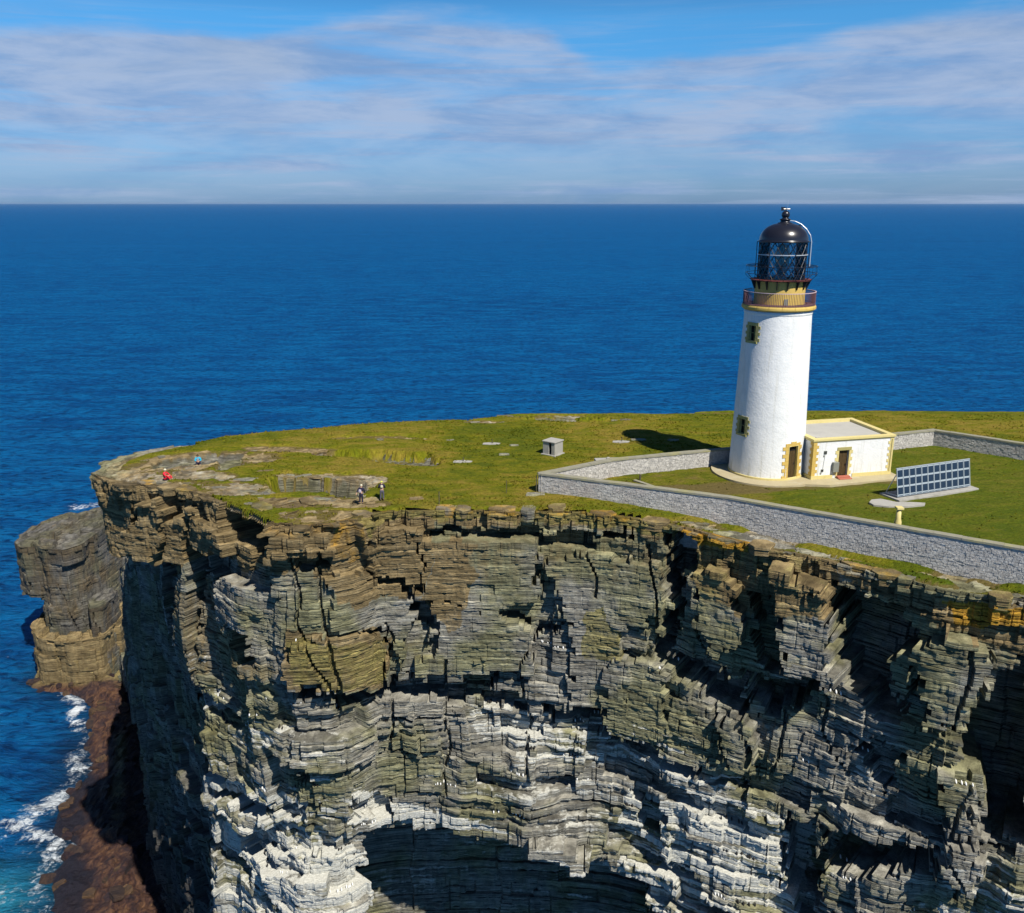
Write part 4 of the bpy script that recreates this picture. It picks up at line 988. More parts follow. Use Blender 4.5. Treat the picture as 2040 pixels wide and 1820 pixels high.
for a in ang:
    for z in zz: V.append((tr(z) * math.cos(FACE + R(a)), tr(z) * math.sin(FACE + R(a)), z))
nz = len(zz)
for i in range(len(ang)):
    i2 = (i + 1) % len(ang); am = ang[i] + ((ang[i2] - ang[i]) % 360) / 2
    for j in range(nz - 1):
        zm = (zz[j] + zz[j + 1]) / 2
        if any(h[0] < am < h[1] and h[2] < zm < h[3] for h in holes): continue
        Fc.append((i * nz + j, i2 * nz + j, i2 * nz + j + 1, i * nz + j + 1))
shaft = mesh_obj('tower_shaft', V, Fc, M['white'], lh, True)
MB().lathe([(tr(14.9), 14.9), (3.0, 15.0), (3.02, 15.24), (2.5, 15.26)], 64).build('shaft_collar', M['white'], lh, True)
MB().lathe([(tr(0.0) + 0.05, -0.3), (tr(0) + 0.06, 0.30), (tr(0.3) - 0.02, 0.34)], 64).build('plinth', M['pale'], lh)

def surf(a, z):      # local x outwards, y to the viewer's right, z up
    return Matrix.Rotation(FACE + R(a), 4, 'Z') @ Matrix.Translation((tr(z) * math.cos(0), 0, z))
def opening(kind, a, zc_, hw, hh, mat_s, mat_in, q, rows, arch=False):
    m = surf(a, zc_)
    sag = tr(zc_) * (1 - math.cos(hw / tr(zc_)))
    rev = MB()
    for sgn in (-1, 1): rev.box(-0.42, -sag + 0.02, min(sgn * hw, sgn * (hw + 0.05)), max(sgn * hw, sgn * (hw + 0.05)), -hh, hh, m)
    rev.box(-0.42, -sag + 0.02, -hw, hw, hh, hh + 0.05, m); rev.box(-0.42, -sag + 0.02, -hw, hw, -hh - 0.05, -hh, m)
    p = rev.build('door_frame' if kind == 'door' else 'window_frame', M['pale'], lh)
    if kind == 'door':
        d = MB()
        for k in range(5):
            y0 = -hw + 2 * hw * k / 5; d.box(-0.34, -0.28 + 0.008 * (k % 2), y0 + 0.008, y0 + 2 * hw / 5 - 0.008, -hh, hh - 0.5, m)
        dd = d.build('door', M['door'], lh)
        MB().box(-0.36, -0.30, -hw, hw, hh - 0.49, hh, m).build('fanlight', M['dark'], dd)
        MB().box(-0.27, -0.22, hw - 0.22, hw - 0.16, -0.25, -0.1, m).build('door_handle', M['black'], dd)
    else:
        w = MB().box(-0.36, -0.33, -hw, hw, -hh, hh, m).build('window_pane', M['dark'], p)
        b = MB().box(-0.33, -0.29, -0.02, 0.02, -hh, hh, m).box(-0.328, -0.292, -hw, hw, -0.02, 0.02, m).build('glazing_bar', M['olive'], p)
    # surround: plain band plus alternating quoins, each its own stone
    def stone(y0, y1, z0, z1, pr=0.05):
        yc = (y0 + y1) / 2; th = yc / tr(zc_); half = (y1 - y0) / 2
        mm = Matrix.Rotation(FACE + R(a) + th, 4, 'Z') @ Matrix.Translation((tr(zc_ + (z0 + z1) / 2), 0, zc_))
        s2 = tr(zc_) * (1 - math.cos(half / tr(zc_)))
        MB().box(-0.12 - s2, pr - s2 * 0.4, -half, half, z0, z1, mm).build('quoin', mat_s, p)
    hr = 2 * hh / rows
    for r_ in range(rows):
        for sgn in (-1, 1):
            w = q[0] if r_ % 2 else q[1]
            y0, y1 = sorted((sgn * (hw + 0.003), sgn * (hw + w))); stone(y0, y1, -hh + r_ * hr + 0.006, -hh + (r_ + 1) * hr - 0.006)
    stone(-hw - q[0], -0.003, hh + 0.003, hh + 0.28); stone(0.003, hw + q[0], hh + 0.003, hh + 0.28)
    if kind != 'door': stone(-hw - q[0], hw + q[0], -hh - 0.20, -hh - 0.003, 0.08)
    else: stone(-hw * 0.6, hw * 0.6, hh + 0.283, hh + 0.42, 0.045)
for a, zc_, hw, hh in WIN: opening('window', a, zc_, hw, hh, M['olive'], M['dark'], (0.26, 0.46), 5)
opening('door', *DOOR, M['yellow'], M['door'], (0.34, 0.62), 9)

# lower gallery: cornice of separate stones, floor, railing
for k in range(18):
    a0 = 2 * math.pi * k / 18; a1 = a0 + 2 * math.pi / 18 - 0.006
    MB().lathe([(2.9, 15.27), (3.10, 15.30), (3.24, 15.42), (3.24, 15.58), (3.18, 15.72), (2.9, 15.74)], 5, a0, a1).build('cornice_stone', M['yellow'], lh)
MB().lathe([(2.0, 15.742), (3.17, 15.745), (3.17, 15.77), (2.0, 15.78)], 64).build('gallery_floor', M['purple'], lh)
RZ0, RZ1, RR = 15.77, 16.86, 3.12
MB().lathe([(RR - .035, RZ1), (RR + .035, RZ1), (RR + .035, RZ1 + .05), (RR - .035, RZ1 + .05), (RR - .035, RZ1)], 64).build('gallery_rail', plain('pink_white_rail', (0.55, 0.42, 0.45)), lh)
MB().lathe([(RR - .02, RZ0 + .1), (RR + .02, RZ0 + .1), (RR + .02, RZ0 + .14), (RR - .02, RZ0 + .14), (RR - .02, RZ0 + .1)], 64).build('gallery_rail', M['purple'], lh)
bl_ = MB()
for k in range(132):
    a = 2 * math.pi * k / 132; bl_.tube([(RR * math.cos(a), RR * math.sin(a), RZ0), (RR * math.cos(a), RR * math.sin(a), RZ1)], 0.021, 4, False)
tag(bl_.build('baluster', M['purple'], lh), kind='stuff')
MB().lathe([(2.2, 15.75), (2.2, 17.83)], 64).build('lantern_base', M['yellow'], lh, True)
m = Matrix.Rotation(FACE + R(16), 4, 'Z'); MB().box(2.15, 2.28, -0.17, 0.17, 15.8, 16.35, m).build('base_hatch', M['grey'], lh)
# upper gallery
MB().lathe([(1.9, 17.83), (2.62, 17.84), (2.66, 17.88), (2.66, 17.93), (2.62, 17.95), (1.9, 17.96)], 64).build('upper_gallery_floor', M['rust'], lh)
for k in range(16):
    a = 2 * math.pi * k / 16; m = Matrix.Rotation(a, 4, 'Z')
    MB().add([m @ Vector(p) for p in ((2.205, -.035, 17.828), (2.6, -.035, 17.828), (2.205, -.035, 17.1), (2.3, -.035, 17.1), (2.205, .035, 17.828), (2.6, .035, 17.828), (2.205, .035, 17.1), (2.3, .035, 17.1))],
             [(0, 2, 3, 1), (4, 5, 7, 6), (0, 1, 5, 4), (1, 3, 7, 5), (3, 2, 6, 7), (2, 0, 4, 6)]).build('bracket', M['black'], lh)
for k in range(16):
    a = 2 * math.pi * (k + .5) / 16; c, s_ = math.cos(a), math.sin(a)
    MB().tube([(2.64 * c, 2.64 * s_, 17.9), (3.06 * c, 3.06 * s_, 18.3), (3.06 * c, 3.06 * s_, 19.08), (2.3 * c, 2.3 * s_, 19.06)], 0.024, 5).build('railing_post', M['black'], lh)
for z in (18.45, 19.08): MB().lathe([(3.03, z), (3.09, z), (3.09, z + .045), (3.03, z + .045), (3.03, z)], 64).build('gallery_rail', M['black'], lh)
# lantern: diamond glazing bars in three tiers, panes, lens
LR = 2.06; TZ = [17.97, 19.02, 20.08, 21.14]; gb = MB(); NS = 20
for t in range(3):
    z0, z1 = TZ[t], TZ[t + 1]
    for k in range(NS):
        a0, a1 = 2 * math.pi * k / NS, 2 * math.pi * (k + 1) / NS
        pA = lambda a, z: (LR * math.cos(a), LR * math.sin(a), z)
        am = (a0 + a1) / 2
        gb.tube([pA(a0, z0), pA(am, (z0 + z1) / 2), pA(a1, z1)], 0.032, 4); gb.tube([pA(a1, z0), pA(am, (z0 + z1) / 2), pA(a0, z1)], 0.032, 4)
        if t == 0 or True:
            r_ = LR - 0.05; pn = MB(); P4 = [(r_ * math.cos(a0 + .01), r_ * math.sin(a0 + .01)), (r_ * math.cos(a1 - .01), r_ * math.sin(a1 - .01))]; Q4 = [(x * 0.994, y * 0.994) for x, y in P4]
            pn.prism([P4[0], P4[1], Q4[1], Q4[0]], z0 + .02, z1 - .02); pn.build('pane', M['glass'], lh)
tag(gb.build('glazing_bars', M['black'], lh), kind='stuff')
for z, mt in ((TZ[0], 'black'), (TZ[1], 'black'), (TZ[2], 'metal'), (TZ[3], 'black')):
    rr_ = 2.14 if mt == 'metal' else 2.10
    MB().lathe([(rr_ - .06, z - .03), (rr_ + .03, z - .03), (rr_ + .03, z + .04), (rr_ - .06, z + .04), (rr_ - .06, z - .03)], 48).build('lantern_ring', M[mt], lh)
for k in range(4):
    a = FACE + R(-88 + k * 59); MB().tube([(2.24 * math.cos(a), 2.24 * math.sin(a), 17.96), (2.24 * math.cos(a), 2.24 * math.sin(a), 21.2)], 0.035, 5).build('lantern_stanchion', M['black'], lh)
MB().lathe([(0.0, 19.0), (0.45, 19.0), (0.62, 19.5), (0.68, 20.0), (0.6, 20.5), (0.42, 20.95), (0.0, 21.0)], 24).build('lens', M['lens'], lh, True)
MB().lathe([(0.0, 17.96), (0.5, 17.96), (0.4, 18.4), (0.4, 18.99), (0.0, 18.995)], 24).build('lens_pedestal', M['black'], lh)
# roof, ventilator, vane
MB().lathe([(2.05, 21.18), (2.24, 21.18), (2.26, 21.24), (2.12, 21.28)] + [(2.10 * math.cos(t) ** 0.82, 21.28 + 1.50 * math.sin(t)) for t in np.linspace(0.05, 1.32, 18)] + [(0.45, 22.80)], 64).build('dome', M['black'], lh, True)
MB().lathe([(0.66, 22.70), (0.62, 22.80), (0.42, 22.84), (0.40, 23.02), (0.50, 23.05), (0.50, 23.10), (0.30, 23.14), (0.30, 23.2)] + [(0.36 * math.cos(t), 23.48 + 0.34 * math.sin(t)) for t in np.linspace(-0.9, 1.4, 12)], 32).build('ventilator', M['black'], lh, True)
m = Matrix.Rotation(FACE - math.pi / 2 + 0.3, 4, 'Z')
vn_ = MB().tube([(0, 0, 23.7), (0, 0, 24.05)], 0.05, 6); vn_.tube([m @ Vector((-0.34, 0, 23.95)), m @ Vector((0.22, 0, 23.95))], 0.05, 6); vn_.box(0.08, 0.44, -0.02, 0.02, 23.82, 24.12, m); vn_.build('weather_vane', M['black'], lh)
MB().tube([(0.1, -0.1, 23.8), (0.1, -0.1, 24.7)], 0.012, 4).build('lightning_rod', M['metal'], lh)
m = Matrix.Rotation(FACE + R(86), 4, 'Z')
hp = [(0.42, 22.98), (0.85, 22.92), (1.35, 22.70), (1.85, 22.28), (2.22, 21.75), (2.36, 21.2), (2.36, 19.1)]
lr_ = MB()
for dy in (-0.16, 0.16): lr_.tube([m @ Vector((r_, dy, z)) for r_, z in hp], 0.035, 6)
for k in range(14):
    z = 19.2 + k * .15; lr_.tube([m @ Vector((2.36, -.16, z)), m @ Vector((2.36, .16, z))], 0.015, 4)
lr_.build('roof_ladder', M['metal'], lh)
MB().box(1.1, 1.5, -.2, .2, 22.55, 22.62, m).build('roof_step', M['black'], lh)
MB().tube([surf(31, 0.4).to_translation() * 1.01, surf(31, 1.3).to_translation() * 1.012], 0.03, 5).build('downpipe', M['white'], lh)

# paved apron round the tower and along the annexe
AN = R(13.0); ax_, ay_ = math.cos(AN), math.sin(AN); FLx, FLy = 27.3, 78.9
def an_pt(s, t): return (FLx + ax_ * s - ay_ * t, FLy + ay_ * s + ax_ * t)
ap = []
for k in range(37):
    a = R(-75 - 195 + k * 195 / 36 + 0); 
for a in np.linspace(R(-262), R(-62), 40): ap.append((TX + 5.05 * math.cos(a), TY + 5.05 * math.sin(a)))
ap += [an_pt(0.8, -1.9), an_pt(8.6, -1.5), an_pt(8.6, 2.0), an_pt(2, 3.0)]
pav = MB().prism(ap, -0.4, 0.13).build('paved_apron', M['apron']); tag(pav, kind='structure')

# ------------------------------------------------------------------ annexe
an = thing('annexe', 'low white flat-roofed building with ochre corner stones beside the lighthouse', 'building', (FLx, FLy, 0), AN)
L_, D_, H_ = 8.15, 6.8, 3.62; dx0, dx1, dh = 2.62, 3.66, 2.72; bz = 0.1
w = MB(); w.box(0.0, dx0, 0.0, 0.35, bz - .4, H_).box(dx1, L_, 0.0, 0.35, bz - .4, H_).box(dx0, dx1, 0.0, 0.35, dh, H_)
w.box(L_ - .35, L_, 0.35, D_, bz - .4, H_).box(0, 0.35, 0.35, D_, bz - .4, H_).box(.35, L_ - .35, D_ - .35, D_, bz - .4, H_); w.build('wall', M['white'], an)
c_ = MB(); e = 0.13
for z0, z1, o_ in ((H_, H_ + .12, 0.05), (H_ + .12, H_ + .30, 0.13)):
    c_.box(-o_, L_ + o_, -o_, 0.40, z0, z1).box(-o_, L_ + o_, D_ - .40, D_ + o_, z0, z1).box(-o_, 0.40, 0.40, D_ - .40, z0, z1).box(L_ - .40, L_ + o_, 0.40, D_ - .40, z0, z1)
c_.build('parapet', M['pale'], an)
MB().box(0.40, L_ - .40, 0.40, D_ - .40, H_ - .2, H_ + 0.06).build('roof', M['roof'], an)
MB().box(0.9, 2.1, 1.2, 1.35, H_ + .06, H_ + .14).build('roof_kerb', M['roof'], an)
for b_ in ((-0.05, dx0 - .5, -0.06, 0.0), (dx1 + .5, L_ + .05, -0.06, 0.0), (-0.06, -0.001, 0.0, D_), (L_ + .001, L_ + .06, 0, D_)): MB().box(*b_, bz - .4, 0.46).build('plinth', M['pale'], an)
nq = 11
for k in range(nq):
    z0 = 0.46 + (H_ - 0.46) * k / nq; z1 = 0.46 + (H_ - 0.46) * (k + 1) / nq - 0.01; w1 = 0.52 if k % 2 else 0.33; w2 = 0.33 if k % 2 else 0.52
    MB().box(-0.035, w1, -0.035, 0.1, z0, z1).box(-0.035, 0.1, 0.1, w2, z0, z1).build('quoin', M['yellow'], an)
    MB().box(L_ - w1, L_ + .035, -0.035, 0.1, z0, z1).box(L_ - .1, L_ + .035, 0.1, w2, z0, z1).build('quoin', M['pale'], an)
nd = 8
for k in range(nd):
    z0 = 0.10 + (dh - 0.1) * k / nd; z1 = z0 + (dh - .1) / nd - .01; wq = 0.36 if k % 2 else 0.18
    MB().box(dx0 - wq, dx0, -0.03, 0.1, z0, z1).build('quoin', M['pale'], an); MB().box(dx1, dx1 + wq, -0.03, 0.1, z0, z1).build('quoin', M['pale'], an)
MB().box(dx0 - .2, dx1 + .2, -0.05, 0.1, dh + .01, dh + .3).build('lintel', M['olive'], an)
d = MB()
for k in range(6): d.box(dx0 + .04 + k * .16, dx0 + .19 + k * .16, 0.22 - .01 * (k % 2), 0.27, 0.32, dh - .04)
dd = d.build('door', M['door'], an); MB().box(dx1 - .2, dx1 - .14, 0.15, 0.2, 1.2, 1.4).build('door_handle', M['black'], dd)
MB().box(dx0, dx1, 0.28, 0.34, 0.1, dh).build('door_frame', M['dark'], an)
st1 = MB().box(dx0 - .12, dx1 + .12, -0.42, 0.0, bz + .03, .34).box(dx0 - .12, dx1 + .12, -0.72, -0.42, bz + .03, .22).build('step', M['redstep'], an, bevel=.02)
MB().box(dx0 - .62, dx0 - .04, -0.30, -0.04, 0.75, 1.68).build('meter_cabinet', M['grey'], an, bevel=.02)
for x, z, s_ in ((1.22, 2.62, .15), (1.12, 2.30, .07), (1.05, 0.92, .12), (0.93, 0.66, .07)):
    v = MB().box(x - s_, x + s_, -0.05, 0.0, z - s_, z + s_).build('vent', M['grey'], an)
    for j in range(3 if s_ > .1 else 0): MB().box(x - s_ + .02, x + s_ - .02, -0.07, -0.051, z - s_ + .04 + j * s_ * .6, z - s_ + .04 + j * s_ * .6 + s_ * .3).build('louvre', M['dark'], v)
MB().tube([(1.2, -.03, 2.2), (1.1, -.03, 1.1)], 0.018, 5).build('conduit', M['metal'], an)
MB().tube([(L_ - .15, -.07, .46), (L_ - .15, -.07, 3.55)], 0.05, 6).build('downpipe', M['pale'], an)

# ------------------------------------------------------------------ solar array
p0, p1 = Vector((33.0, 73.5, 0)), Vector((40.7, 76.6, 0)); SL = (p1 - p0).length; sa = math.atan2(p1.y - p0.y, p1.x - p0.x)
sp = thing('solar_array', 'long tilted solar panel bank with three rows of dark square cells on a concrete base', 'solar panel', (p0.x, p0.y, 0.08), sa)
tilt = Matrix.Translation((0, 0, 0.16)) @ Matrix.Rotation(R(-11), 4, 'X')       # panel plane x-z, leaning back
PH = 2.42
MB().box(0, SL, 0.0, 0.05, 0, PH, tilt).build('backing_panel', M['frame'], sp)
cw = SL / 12; cells = None
cm = MB().box(0, cw * 0.80, -0.012, 0.0, 0, 0.585); proto = None
for i in range(12):
    for j in range(3):
        if proto is None: proto = cm.build('solar_cell', M['cell'], sp); o = proto
        else: o = proto.copy(); COL.objects.link(o); o.parent = sp
        o.matrix_local = tilt @ Matrix.Translation((i * cw + cw * 0.10, -0.001, 0.20 + j * 0.745))
    MB().box(i * cw + cw * .12, i * cw + cw * .88, -0.012, -0.001, 0.045, 0.10, tilt).build('cell_strip', M['cell'], sp)
for i in range(13): MB().box(i * cw - .025, i * cw + .025, -0.035, -0.013, 0, PH, tilt).build('mullion', M['frame'], sp)
MB().box(-.04, SL + .04, -0.05, 0.07, PH, PH + .05, tilt).build('top_rail', M['metal'], sp)
for x in (0.15, SL / 3, 2 * SL / 3, SL - .15):
    MB().tube([(x, 0.6, 1.9), (x, 1.55, 0.0)], 0.045, 6).build('support_leg', M['metal'], sp); MB().tube([(x, 0.06, 0.2), (x, 1.5, 0.08)], 0.035, 6).build('brace', M['metal'], sp)
MB().box(-0.3, SL + .5, -0.55, 1.75, -0.5, 0.05).build('concrete_base', M['concrete'], sp, bevel=.02)
cp_ = MB().prism([(-2.9, -1.1), (-1.9, -1.75), (-0.3, -2.0), (1.3, -1.9), (1.7, -1.4), (0.6, -1.0), (-0.6, -0.76), (-1.4, 0.3), (-2.3, 0.2), (-2.9, -0.4)], -0.5, 0.03).build('concrete_slab', M['concrete'])
cp_.location = (p0.x, p0.y, 0.06); cp_.rotation_euler.z = sa - .2; tag(cp_, 'irregular pale concrete slab in the grass in front of the solar panels', 'slab')

# ------------------------------------------------------------------ pillar and small features
pl_ = thing('pillar', 'short pale yellow pillar with a square cap just inside the near wall', 'pillar', (30.15, 66.6, ground_z(30.15, 66.6)))
MB().lathe([(0.0, -.2), (0.30, -.2), (0.28, 0.5), (0.20, 0.8), (0.17, 1.55), (0.0, 1.56)], 20).build('shaft', M['pale'], pl_, True)
MB().box(-.27, .27, -.27, .27, 1.56, 1.74).build('cap', M['pale'], pl_, bevel=.02)

hut = thing('concrete_hut', 'tiny grey concrete shelter with flat roof and dark doorway on the open grass', 'hut', (4.15, 88.4, ground_z(4.15, 88.4)), R(40))
w = MB(); w.box(-.62, .62, -.62, -.5, 0, 1.32).box(-.62, .62, .5, .62, 0, 1.32).box(-.62, -.5, -.5, .5, 0, 1.32)
hut.rotation_euler.z = R(-38)
w = MB(); w.box(-.72, .72, .60, .72, .05, 1.3).box(-.72, -.60, -.72, .60, .05, 1.3).box(-.60, -.02, -.72, -.60, .05, 1.3).box(.32, .72, -.72, -.60, .05, 1.3).box(.60, .72, -.60, .60, .05, 1.3)
w.build('wall', M['concrete'], hut); MB().box(-.80, .80, -.80, .80, 1.3, 1.42).build('roof', M['concrete'], hut, bevel=.02); MB().box(-.86, .86, -.90, .86, -.3, .05).build('base', M['concrete'], hut)
for k_, (x, y, l) in enumerate(((-2.2, 92.2, 'flat stone footing with an iron stub, left of and beyond the concrete hut'), (-4.9, 85.6, 'flat stone footing with an iron stub, left of and nearer than the concrete hut'), (11.6, 93.2, 'flat stone footing with an iron stub beyond the wall, between hut and lighthouse'))):
    t_ = thing('footing', l, 'footing', (x, y, ground_z(x, y)))
    MB().prism([(-.9, -.3), (-.2, -.5), (.8, -.35), (1.0, .1), (.2, .4), (-.8, .25)], -.3, .05).build('stone_base', M['concrete'], t_)
    MB().tube([(.1, 0, .0), (.12, 0, .45)], .05, 6).build('iron_stub', M['wood'], t_)
for x, y, s_, l in ((-0.8, 88.0, .55, 'pale flat stone in the grass below left of the concrete hut'), (0.2, 91.6, .5, 'pale flat stone in the grass beyond the concrete hut'), (17.3, 93.6, .6, 'pale flat stone in the grass beyond the wall near the tower'), (13.6, 93.9, .8, 'long pale flat stone beside the iron stub beyond the wall'), (2.0, 75.0, .9, 'low rock beside the outer corner of the near wall')):
    me = rock_mesh('flat_stone', s_ * 2, s_, .2, (0.2, 0, .35), (1, 0, 0)); o = link(bpy.data.objects.new('flat_stone', me)); o.location = (x, y, ground_z(x, y) + .1); tag(o, l, 'stone')
bk = MB().box(-1.3, 1.3, -.5, .5, -.3, .42).box(-.15, .15, -.1, .1, .42, .6).build('concrete_block', M['concrete'], None, bevel=.03); bk.location = (9.4, 84.9, ground_z(9.4, 84.9)); bk.rotation_euler.z = .12
tag(bk, 'low dark concrete block half hidden behind the far side of the wall', 'block')
def kerb(x0, y0, x1, y1, l):
    L = math.hypot(x1 - x0, y1 - y0); o = MB().box(0, L * .45, -.16, .16, -.2, .16).box(L * .45 + .02, L, -.15, .15, -.2, .15).build('stone_kerb', M['coping'], None, bevel=.02)
    o.location = (x0, y0, ground_z(x0, y0)); o.rotation_euler.z = math.atan2(y1 - y0, x1 - x0); tag(o, l, 'kerb')
kerb(8.9, 78.2, 11.2, 76.0, 'pale stone kerb in the left corner of the enclosure, nearer the wall corner')
kerb(11.2, 79.0, 13.5, 76.0, 'pale stone kerb in the enclosure, nearer the tower than its neighbour')
def post(x, y, h, r_, l, cat='post'):
    o = MB().tube([(0, 0, -.3), (0.02, 0, h)], r_, 6).build('post', M['wood']); o.location = (x, y, ground_z(x, y)); tag(o, l, cat)
post(-6.15, 72.3, 1.15, .045, 'thin dark post standing right at the cliff edge'); post(-0.5, 75.6, 1.2, .03, 'thin dark post in the grass between cliff edge and wall corner')
post(2.15, 76.1, 1.5, .05, 'dark post against the outer corner of the wall'); post(11.75, 79.3, .5, .1, 'stubby dark post at the foot of the inner wall')

# ------------------------------------------------------------------ people
def skin_mesh(name, chains, mat, parent=None, sub=2):
    """chains: list of [(x,y,z,r), ...]; a point equal to an earlier one is shared, so limbs join"""
    vs = []; rs = []; es = []; key = {}
    for ch in chains:
        prev = None
        for x, y, z, r_ in ch:
            k_ = (round(x, 4), round(y, 4), round(z, 4))
            if k_ not in key: key[k_] = len(vs); vs.append((x, y, z)); rs.append(r_)
            i_ = key[k_]
            if prev is not None and prev != i_: es.append((prev, i_))
            prev = i_
    me = bpy.data.meshes.new(name); me.from_pydata(vs, es, []); me.update(); me.materials.append(mat)
    o = link(bpy.data.objects.new(name, me), parent)
    md = o.modifiers.new('skin', 'SKIN'); md.use_smooth_shade = True; md.use_x_symmetry = False
    for i_, r_ in enumerate(rs): me.skin_vertices[0].data[i_].radius = r_ if isinstance(r_, tuple) else (r_, r_)
    me.skin_vertices[0].data[0].use_root = True
    sb = o.modifiers.new('sub', 'SUBSURF'); sb.levels = 1; sb.render_levels = sub
    return o
def hand(w, e):
    w = Vector(w[:3]); d_ = (w - Vector(e[:3])).normalized(); side = d_.cross(Vector((0, 1, 0))).normalized(); ch = []
    palm = w + d_ * .07
    out = [[(*w, .026), (*palm, .034)]]
    for k_, (o_, l) in enumerate(((-.030, .060), (-.010, .075), (.011, .070), (.031, .055))):
        b = palm + side * o_; out.append([(*palm, .034), (*(b + d_ * .03), .0095), (*(b + d_ * (.03 + l * .6) + Vector((0, .012, 0))), .009), (*(b + d_ * (.03 + l) + Vector((0, .03, 0))), .008)])
    t_ = w + d_ * .03; out.append([(*w, .026), (*(t_ + side * .045), .012), (*(t_ + side * .06 + d_ * .035), .010)])
    return out
def person(label, loc, rz, J, top, legs, head, extra=None, scale=1.0):
    """J: joints in metres, person looks along -Y"""
    hip, chest, neck, hd = J['hip'], J['chest'], J['neck'], J['head']
    ch = [[(*hip, .13), (*J['waist'], .12), (*chest, .145), (*neck, .062), (*(Vector(neck) + Vector((0, 0, .06))), .055), (*hd, .092), (hd[0], hd[1], hd[2] + .09, .075)], [(*hd, .092), (hd[0], hd[1] - .105, hd[2] - .005, .016)],
          [(*hd, .092), (hd[0] - .085, hd[1], hd[2], .018)], [(*hd, .092), (hd[0] + .085, hd[1], hd[2], .018)]]
    for s in 'LR':
        ch.append([(*chest, .145), (*J['sh' + s], .062), (*J['el' + s], .045), (*J['ha' + s], .032)]); ch += hand(J['ha' + s], J['el' + s])
        ch.append([(*hip, .13), (*J['th' + s], .088), (*J['kn' + s], .058), (*J['an' + s], .042), (J['an' + s][0], J['an' + s][1] - .14, J['an' + s][2] - .05, .038)])
    b = skin_mesh('person', ch, M['skin']); b.location = loc; b.rotation_euler.z = rz; b.scale = (scale,) * 3; tag(b, label, 'person', None)
    g = .014
    def grow(chs, e): return [[(x, y, z, r_ + e) for x, y, z, r_ in c] for c in chs]
    jk = [[(*J['waist'], .125), (*chest, .15), (*neck, .07)]]
    for s in 'LR': jk.append([(*chest, .15), (*J['sh' + s], .066), (*J['el' + s], .052), (*(Vector(J['el' + s]).lerp(Vector(J['ha' + s]), .88)), .040)])
    skin_mesh('jacket', grow(jk, .018), M[top], b)
    tr_ = []
    for s in 'LR': tr_.append([(*hip, .135), (*J['th' + s], .092), (*J['kn' + s], .064), (*(Vector(J['kn' + s]).lerp(Vector(J['an' + s]), .85)), .055)])
    tr_.append([(*hip, .135), (*J['waist'], .128)])
    skin_mesh('trousers', grow(tr_, .014), M[legs], b)
    for s in 'LR': a_ = J['an' + s]; skin_mesh('boot', [[(a_[0], a_[1], a_[2] + .05, .052), (a_[0], a_[1] + .01, a_[2] - .04, .05), (a_[0], a_[1] - .13, a_[2] - .055, .042)]], M['dark'], b)
    hm = MB().lathe([(.112 * math.cos(t), .112 * math.sin(t)) for t in np.linspace(0.05, 1.5, 8)], 16, c=(hd[0], hd[1] + .012, hd[2] + .03)); hm.build('hat' if head != 'dark' else 'hair', M[head], b, True)
    if extra: extra(b)
    return b
def stand(lean=0.0, armL=None, armR=None, st=0.10):
    l = lean
    J = dict(hip=(0, 0, .90), waist=(0, -.02 * 1 - l * .15, 1.04), chest=(0, -.02 - l * .45, 1.28), neck=(0, -.03 - l * .7, 1.46), head=(0, -.06 - l * .95, 1.61),
             shL=(-.19, -.02 - l * .6, 1.40), shR=(.19, -.02 - l * .6, 1.40), thL=(-.10, 0, .80), thR=(.10, 0, .80), knL=(-.11, -.03, .48), knR=(.12, -.02, .48), anL=(-.12, .02, .09), anR=(.13, .02, .09))
    J['elL'], J['haL'] = armL or ((-.27, .02, 1.12), (-.26, -.06, .88)); J['elR'], J['haR'] = armR or ((.27, .02, 1.12), (.26, -.06, .88)); return J
def pack(b): MB().box(-.12, .12, .10, .22, 1.08, 1.36).build('rucksack', M['lav'], b, bevel=.04)
def pack2(b): MB().box(-.11, .11, .10, .20, 1.20, 1.42).build('rucksack', M['cream'], b, bevel=.04)
x, y = -12.85, 73.1
person('person in dark clothes with a pale rucksack standing right beside the rock hollow', (x, y, ground_z(x, y)), R(165), stand(.12, ((-.30, -.10, 1.18), (-.12, -.30, 1.22)), ((.30, -.05, 1.2), (.33, .12, 1.0))), 'navy', 'navy', 'cream', pack, .98)
x, y = -11.25, 74.4
person('person in dark jacket, grey trousers and lime hat standing on grass near the cliff edge', (x, y, ground_z(x, y)), R(190), stand(.05, ((-.28, -.10, 1.16), (-.16, -.28, 1.1)), ((.28, -.10, 1.16), (.16, -.28, 1.1))), 'navy', 'greyfab', 'lime', pack2, 1.0)
def sit():
    return dict(hip=(0, 0, .14), waist=(0, 0, .28), chest=(0, -.05, .52), neck=(0, -.08, .70), head=(0, -.12, .85), shL=(-.19, -.07, .64), shR=(.19, -.07, .64), thL=(-.11, -.1, .15), thR=(.11, -.1, .15),
                knL=(-.15, -.42, .42), knR=(.15, -.42, .42), anL=(-.13, -.58, .09), anR=(.13, -.58, .09), elL=(-.26, -.22, .46), haL=(-.12, -.40, .44), elR=(.26, -.22, .46), haR=(.12, -.40, .44))
x, y = -32.3, 80.35
person('person in a bright red jacket sitting on the ledges at the left cliff edge', (x, y, ground_z(x, y) + .02), R(80), sit(), 'red', 'red', 'cream', None, 1.15)
x, y = -31.3, 86.6
person('person in a cyan jacket crouching on the grey rock near the far left cliff edge', (x, y, ground_z(x, y) + .02), R(20), sit(), 'cyan', 'navy', 'dark', None, 1.1)

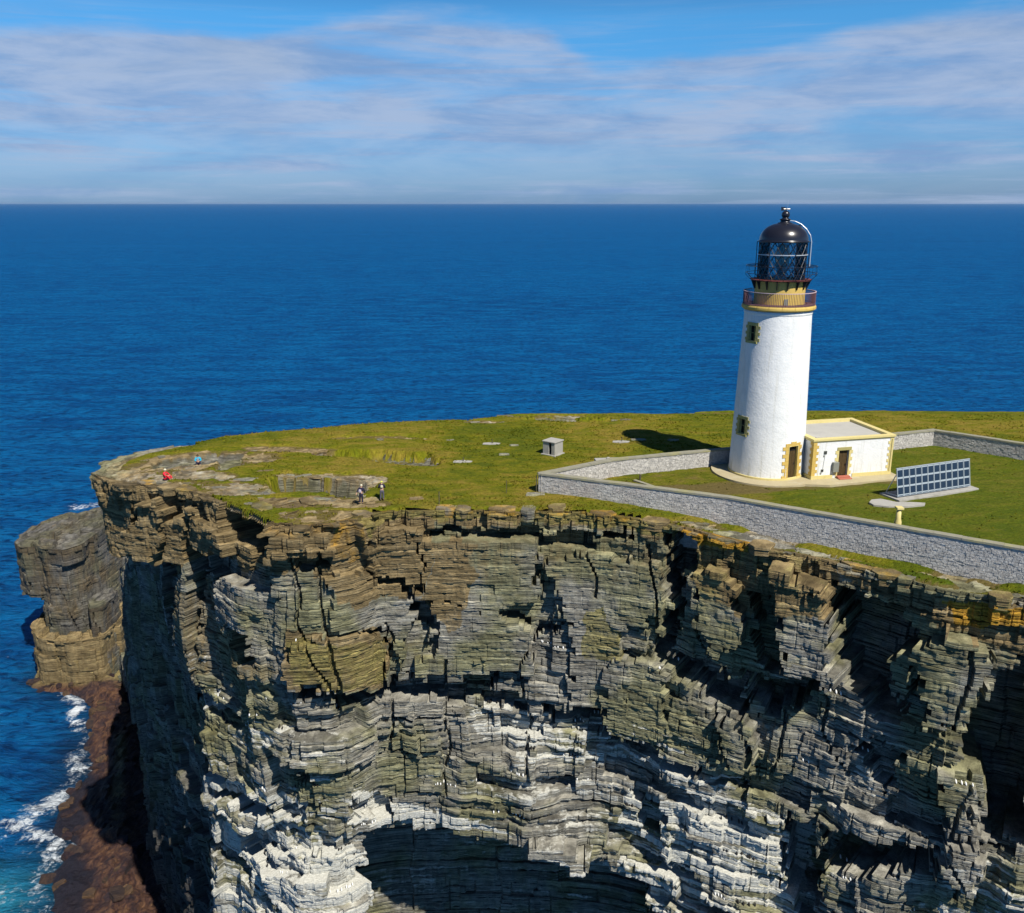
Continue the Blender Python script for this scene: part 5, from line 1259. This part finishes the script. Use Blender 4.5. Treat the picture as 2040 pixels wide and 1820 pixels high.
# ------------------------------------------------------------------ seabirds on the lower ledges
def bird_geo(mat_i):
    mb = MB(); mb.lathe([(0.0, -.17), (.05, -.12), (.075, -.02), (.065, .08), (.03, .16), (0.0, .19)], 7)
    v = np.array([(q[0], q[2] * .7 , q[1]) for q in mb.v]) if False else np.array(mb.v); return v, mb.f
rbd = np.random.RandomState(3)
def flock(name, n, mat, zlo, zhi, label, scale):
    v0, f0 = bird_geo(0); v0 = v0 @ np.array([[1, 0, 0], [0, .77, -.64], [0, .64, .77]]); V_ = []; F_ = []; tries = 0; got = 0
    rows, cols = CO.shape; runs = []
    while got < n and tries < 60000:
        tries += 1
        if not runs:
            r_ = rbd.randint(6, rows - 3); c = rbd.randint(400, 1250)
            z = CP[r_, c, 2]
            if not (zlo < z < zhi) or CO[r_, c] - CO[r_ - 1, c] < 0.16: continue
            runs = [(r_, c + k * rbd.randint(3, 6)) for k in range(rbd.randint(1, 9))]
        r_, c = runs.pop()
        if c >= cols or CO[r_, c] - CO[r_ - 1, c] < 0.12: continue
        p = (CP[r_, c] * .55 + CP[r_ - 1, c] * .45); s = scale * rbd.uniform(.8, 1.15)
        k0 = len(V_) and sum(len(q) for q in V_)
        V_.append(v0 * s + np.array([p[0], p[1], p[2] + .15 * s])); F_ += [tuple(i + k0 for i in f) for f in f0]; got += 1
    o = mesh_obj(name, np.concatenate(V_), F_, mat, None, True); tag(o, label, 'seabirds', None, 'stuff'); return o
flock('dark_seabirds', 260, M['birdk'], -40, -17, 'rows of small dark seabirds on the whitened lower ledges of the cliff', 1.0)
flock('white_seabirds', 190, M['birdw'], -40, -9, 'scattered small white seabirds sitting on the cliff ledges', 0.9)

# ------------------------------------------------------------------ thin sea haze: fades the far water towards the horizon
hz = MB().box(-70000, 70000, -3000, 76000, SEA_Z - 3, 27.0).build('haze', None)
hm = bpy.data.materials.new('haze'); hm.use_nodes = True; g = NT(hm.node_tree)
pv = g.n('ShaderNodeVolumePrincipled'); pv.inputs['Color'].default_value = (0.45, 0.66, 0.95, 1); pv.inputs['Density'].default_value = 0.000009; pv.inputs['Anisotropy'].default_value = 0.1
oo = g.n('ShaderNodeOutputMaterial'); g.put(oo.inputs['Volume'], pv.outputs[0]); hz.data.materials.append(hm); tag(hz, 'thin pale haze over the open sea', 'haze', None, 'stuff')
